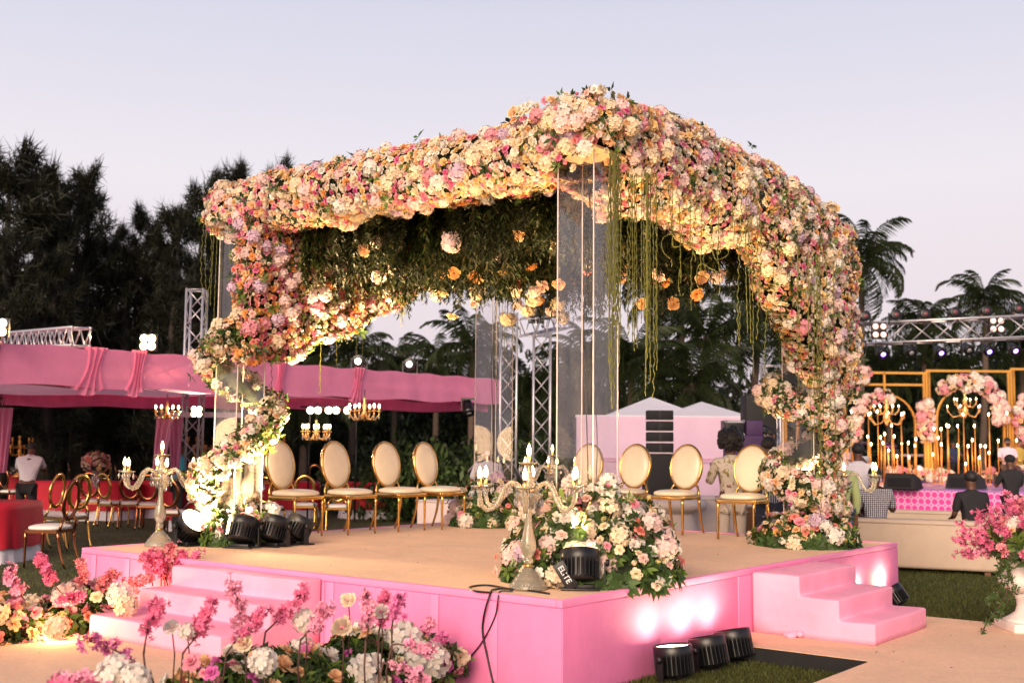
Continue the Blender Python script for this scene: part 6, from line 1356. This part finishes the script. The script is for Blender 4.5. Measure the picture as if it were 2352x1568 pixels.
PL=[('tall lone coconut palm rising above the right pillar flowers',1978,592,40,1.55,.3),('coconut palm crown above the right end of the overhead truss',2262,692,44,1.35,.4),('coconut palm crown low behind the truss, between the two taller ones',2120,745,46,1.35,0),
 ('large spreading coconut palm left of the right flower curtain',1622,772,34,1.35,.2),('tall twin coconut palm, left trunk, rising into the hanging foliage',1512,668,36,1.1,.75),('tall twin coconut palm, right trunk, rising into the hanging foliage',1562,650,37,1.05,-.5),('leaning coconut palm with a pale trunk behind the marquee',1742,700,36,1.5,.85),
 ('low coconut palm between near pillar and marquee peak',1450,830,32,1.4,0),('low coconut palm behind the marquee peaks',1590,880,31,1.3,0),('low coconut palm crown above the pavilion, left of the far pillar',1085,800,42,1.5,0),('small coconut palm top above the pavilion beam, in the middle',1003,838,46,1.3,0),
 ('small coconut palm top between the two cool white lamps',908,838,48,1.2,0),('coconut palm top just under the left flower curtain',812,808,44,1.3,0),('coconut palm crown behind the middle truss tower',1225,900,38,1.4,0),('dim coconut palm behind the left pavilion lamps',700,900,38,1.4,0),('dim coconut palm behind the gold frames, left',2040,850,46,1.4,0),('dim coconut palm behind the gold frames, right',2200,860,46,1.4,.3),('dim coconut palm at the right edge behind the stage',2345,800,46,1.4,0),('low coconut palm seen through the near pillar',1345,830,40,1.4,0),('coconut palm leaning out above the right speakers',1830,800,40,1.5,0)]
for a in PL: palm(*a)
# feathery dark casuarinas on the left
def casu(seed,h=12,r=2.6,n=5200):
    g=np.random.default_rng(seed); nb=46; V=[];F=[];C=[]; br=[]
    for i in range(nb):
        z=h*(.10+.88*(i/nb)**.9); ln=r*(1.05-(z/h)**1.6)*g.uniform(.5,1.25)+.35; a=g.uniform(0,6.28); up=g.uniform(.15,.7)+.8*(z/h)**3; br.append((z,ln,a,up))
    for i in range(n):
        z,ln,a,up=br[g.integers(0,nb)]; t=g.uniform(.08,1)**.8; c,s=math.cos(a),math.sin(a); p=np.array([c*ln*t,s*ln*t,z+up*ln*t-.25*ln*t*t*g.uniform(0,1)])+g.normal(0,.16,3)*(1.15-.5*t)
        L_=g.uniform(.25,.7); d=np.array([c*.45+g.normal(0,.45),s*.45+g.normal(0,.45),g.normal(.35,.7)]); d/=np.linalg.norm(d); w_=np.cross(d,g.normal(size=3)); w_/=np.linalg.norm(w_)+1e-6; w_*=.024
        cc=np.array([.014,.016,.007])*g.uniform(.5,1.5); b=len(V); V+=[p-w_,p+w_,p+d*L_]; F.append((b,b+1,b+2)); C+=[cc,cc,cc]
    V=np.array(V); V[:,2]*=h/np.percentile(V[:,2],99.7)
    return nmesh('crown',V,np.array(F),np.array(C),LEAF,False)
CAS=[casu(1,12,3.0,12000),casu(2,12,2.6,12000),casu(3,12,3.4,13000)]
def tree(label,x,ytop,dp,ci,w_=1.0,name='casuarina_tree',cat='tree',group='dark casuarina trees on the left',rot=0):
    hh=D(x,ytop,dp); t=thing(name,label,cat,(hh.x,dp,0),rot,group); s=hh.z/12; o=bpy.data.objects.new('crown',CAS[ci%3]); o.scale=(s*w_,s*w_,s); link(o,t)
    MB().tube([(0,0,0),(.1,0,hh.z*.4),(-.05,.05,hh.z*.92)],[.28,.2,.03],8).obj('trunk',BARK,t)
TL=[(30,335,30,0,1.0,'tallest casuarina at the far left edge of the picture'),(95,372,32,2,.85,'casuarina beside the tallest one at the left'),(205,385,33,1,.7,'casuarina with a top that droops out to the right'),(165,420,36,2,.9,'casuarina filling the gap behind the drooping one'),(-60,330,31,1,1.1,'casuarina cut off by the left picture edge'),
 (255,520,36,0,.8,'low casuarina in the dip of the tree line'),(338,478,35,1,.75,'pointed casuarina in the middle of the left tree line'),(300,560,34,2,.8,'short bushy casuarina under the pointed one'),(415,470,34,2,.8,'casuarina behind the left truss tower'),(470,400,38,0,.75,'casuarina just left of the canopy corner'),(540,372,44,1,.7,'thin casuarina top rising behind the left flower beam'),(632,366,46,0,.65,'farther thin casuarina top behind the left flower beam'),(520,500,36,2,.9,'casuarina seen between left pillar and flowers'),(20,520,27,2,.8,'front casuarina at the far left over the floodlight'),(130,560,28,0,.8,'front casuarina above the resting truss'),(400,620,30,1,.9,'front casuarina behind the amber floodlight'),
 (590,640,40,0,1.0,'dark casuarina behind the left flower curtain'),(690,760,42,2,1.1,'low casuarina behind the pavilion middle')]
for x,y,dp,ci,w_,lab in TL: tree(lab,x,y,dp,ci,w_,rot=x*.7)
# broadleaf trees and the dark undergrowth
def leafball(seed,n=2600,flat=.7,c=(.018,.028,.010),sz=.16):
    g=np.random.default_rng(seed); nc=26; cen=g.normal(0,.42,(nc,3)); cen[:,2]=np.abs(cen[:,2])*flat+.15; V=[];F=[];C=[]
    for i in range(n):
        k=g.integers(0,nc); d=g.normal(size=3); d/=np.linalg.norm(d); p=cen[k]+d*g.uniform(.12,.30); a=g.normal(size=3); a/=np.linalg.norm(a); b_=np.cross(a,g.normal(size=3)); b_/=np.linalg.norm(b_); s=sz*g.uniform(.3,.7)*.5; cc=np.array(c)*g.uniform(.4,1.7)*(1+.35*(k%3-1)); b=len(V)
        V+=[p-a*s,p+b_*s*.5,p+a*s,p-b_*s*.5]; F+=[(b,b+1,b+2),(b,b+2,b+3)]; C+=[cc]*4
    V=np.array(V); V[:,2]*=1.25/np.percentile(V[:,2],99.5)
    return nmesh('crown',V,np.array(F),np.array(C),LEAF,False)
LB_=[leafball(i,4200) for i in range(3)]; LG=[leafball(10+i,3200,.6,(.035,.060,.016),.18) for i in range(2)]
def bush(name,label,cat,x,ytop,dp,w_,me,group,trunk=True):
    tp=D(x,ytop,dp).z; t=thing(name,label,cat,(D(x,1100,dp).x,dp,0),x*.3,group); o=bpy.data.objects.new('crown' if trunk else 'foliage',me); s=tp/1.25; o.scale=(w_,w_,s); link(o,t)
    MB().tube([(0,0,0),(.05,0,tp*.5)],[.12,.05],6).obj('trunk' if trunk else 'stem',BARK,t)
bt=[(1190,810,50),(1300,825,52),(1250,860,48),(1400,935,48),(1820,880,50),(1700,905,52),(1930,760,56),(2020,800,54),(2180,770,56),(2300,790,54),(2400,780,54),(1000,880,52),(880,880,52),(760,860,50),(1120,880,50),(640,880,48),(560,860,44),(1880,900,44),(2100,840,48),(2250,860,48),(1350,920,44)]
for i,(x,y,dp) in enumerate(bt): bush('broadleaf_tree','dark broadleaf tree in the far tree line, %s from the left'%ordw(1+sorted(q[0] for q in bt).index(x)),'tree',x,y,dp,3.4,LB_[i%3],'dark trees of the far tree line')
bb=[(905,1010,27,.0),(960,1020,25,0),(1010,1008,28,0),(1060,1025,24,0),(1095,1005,27,0),(1210,1015,26,0),(1275,1020,26,0),(860,1035,28,0),(1310,1010,27,0)]
for i,(x,y,dp,_) in enumerate(bb): bush('bush','leafy green bush behind the dining tables, %s from the left'%ordw(1+sorted(q[0] for q in bb).index(x)),'bush',x,y,dp,1.5,LG[i%2],'green bushes beyond the tables',False)
# the dark wood beyond: one mass
Vs=[];Fs=[];Cs=[];b=0
g=np.random.default_rng(99)
src=leafball(77,2200,.7,(.010,.013,.006),.30); v0=np.empty(len(src.vertices)*3,np.float32); src.vertices.foreach_get('co',v0); v0=v0.reshape(-1,3); f0=np.arange(len(v0)).reshape(-1,4); f0=np.vstack([f0[:,[0,1,2]],f0[:,[0,2,3]]])
for i in range(90):
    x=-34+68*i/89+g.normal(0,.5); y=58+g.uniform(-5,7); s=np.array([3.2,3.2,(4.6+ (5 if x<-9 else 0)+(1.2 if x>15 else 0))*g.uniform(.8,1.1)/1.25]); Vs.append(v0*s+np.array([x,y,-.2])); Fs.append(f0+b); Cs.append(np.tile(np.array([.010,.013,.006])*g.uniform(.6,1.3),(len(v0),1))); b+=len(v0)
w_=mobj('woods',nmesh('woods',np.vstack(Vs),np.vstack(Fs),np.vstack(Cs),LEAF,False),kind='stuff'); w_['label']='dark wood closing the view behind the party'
# petals and litter
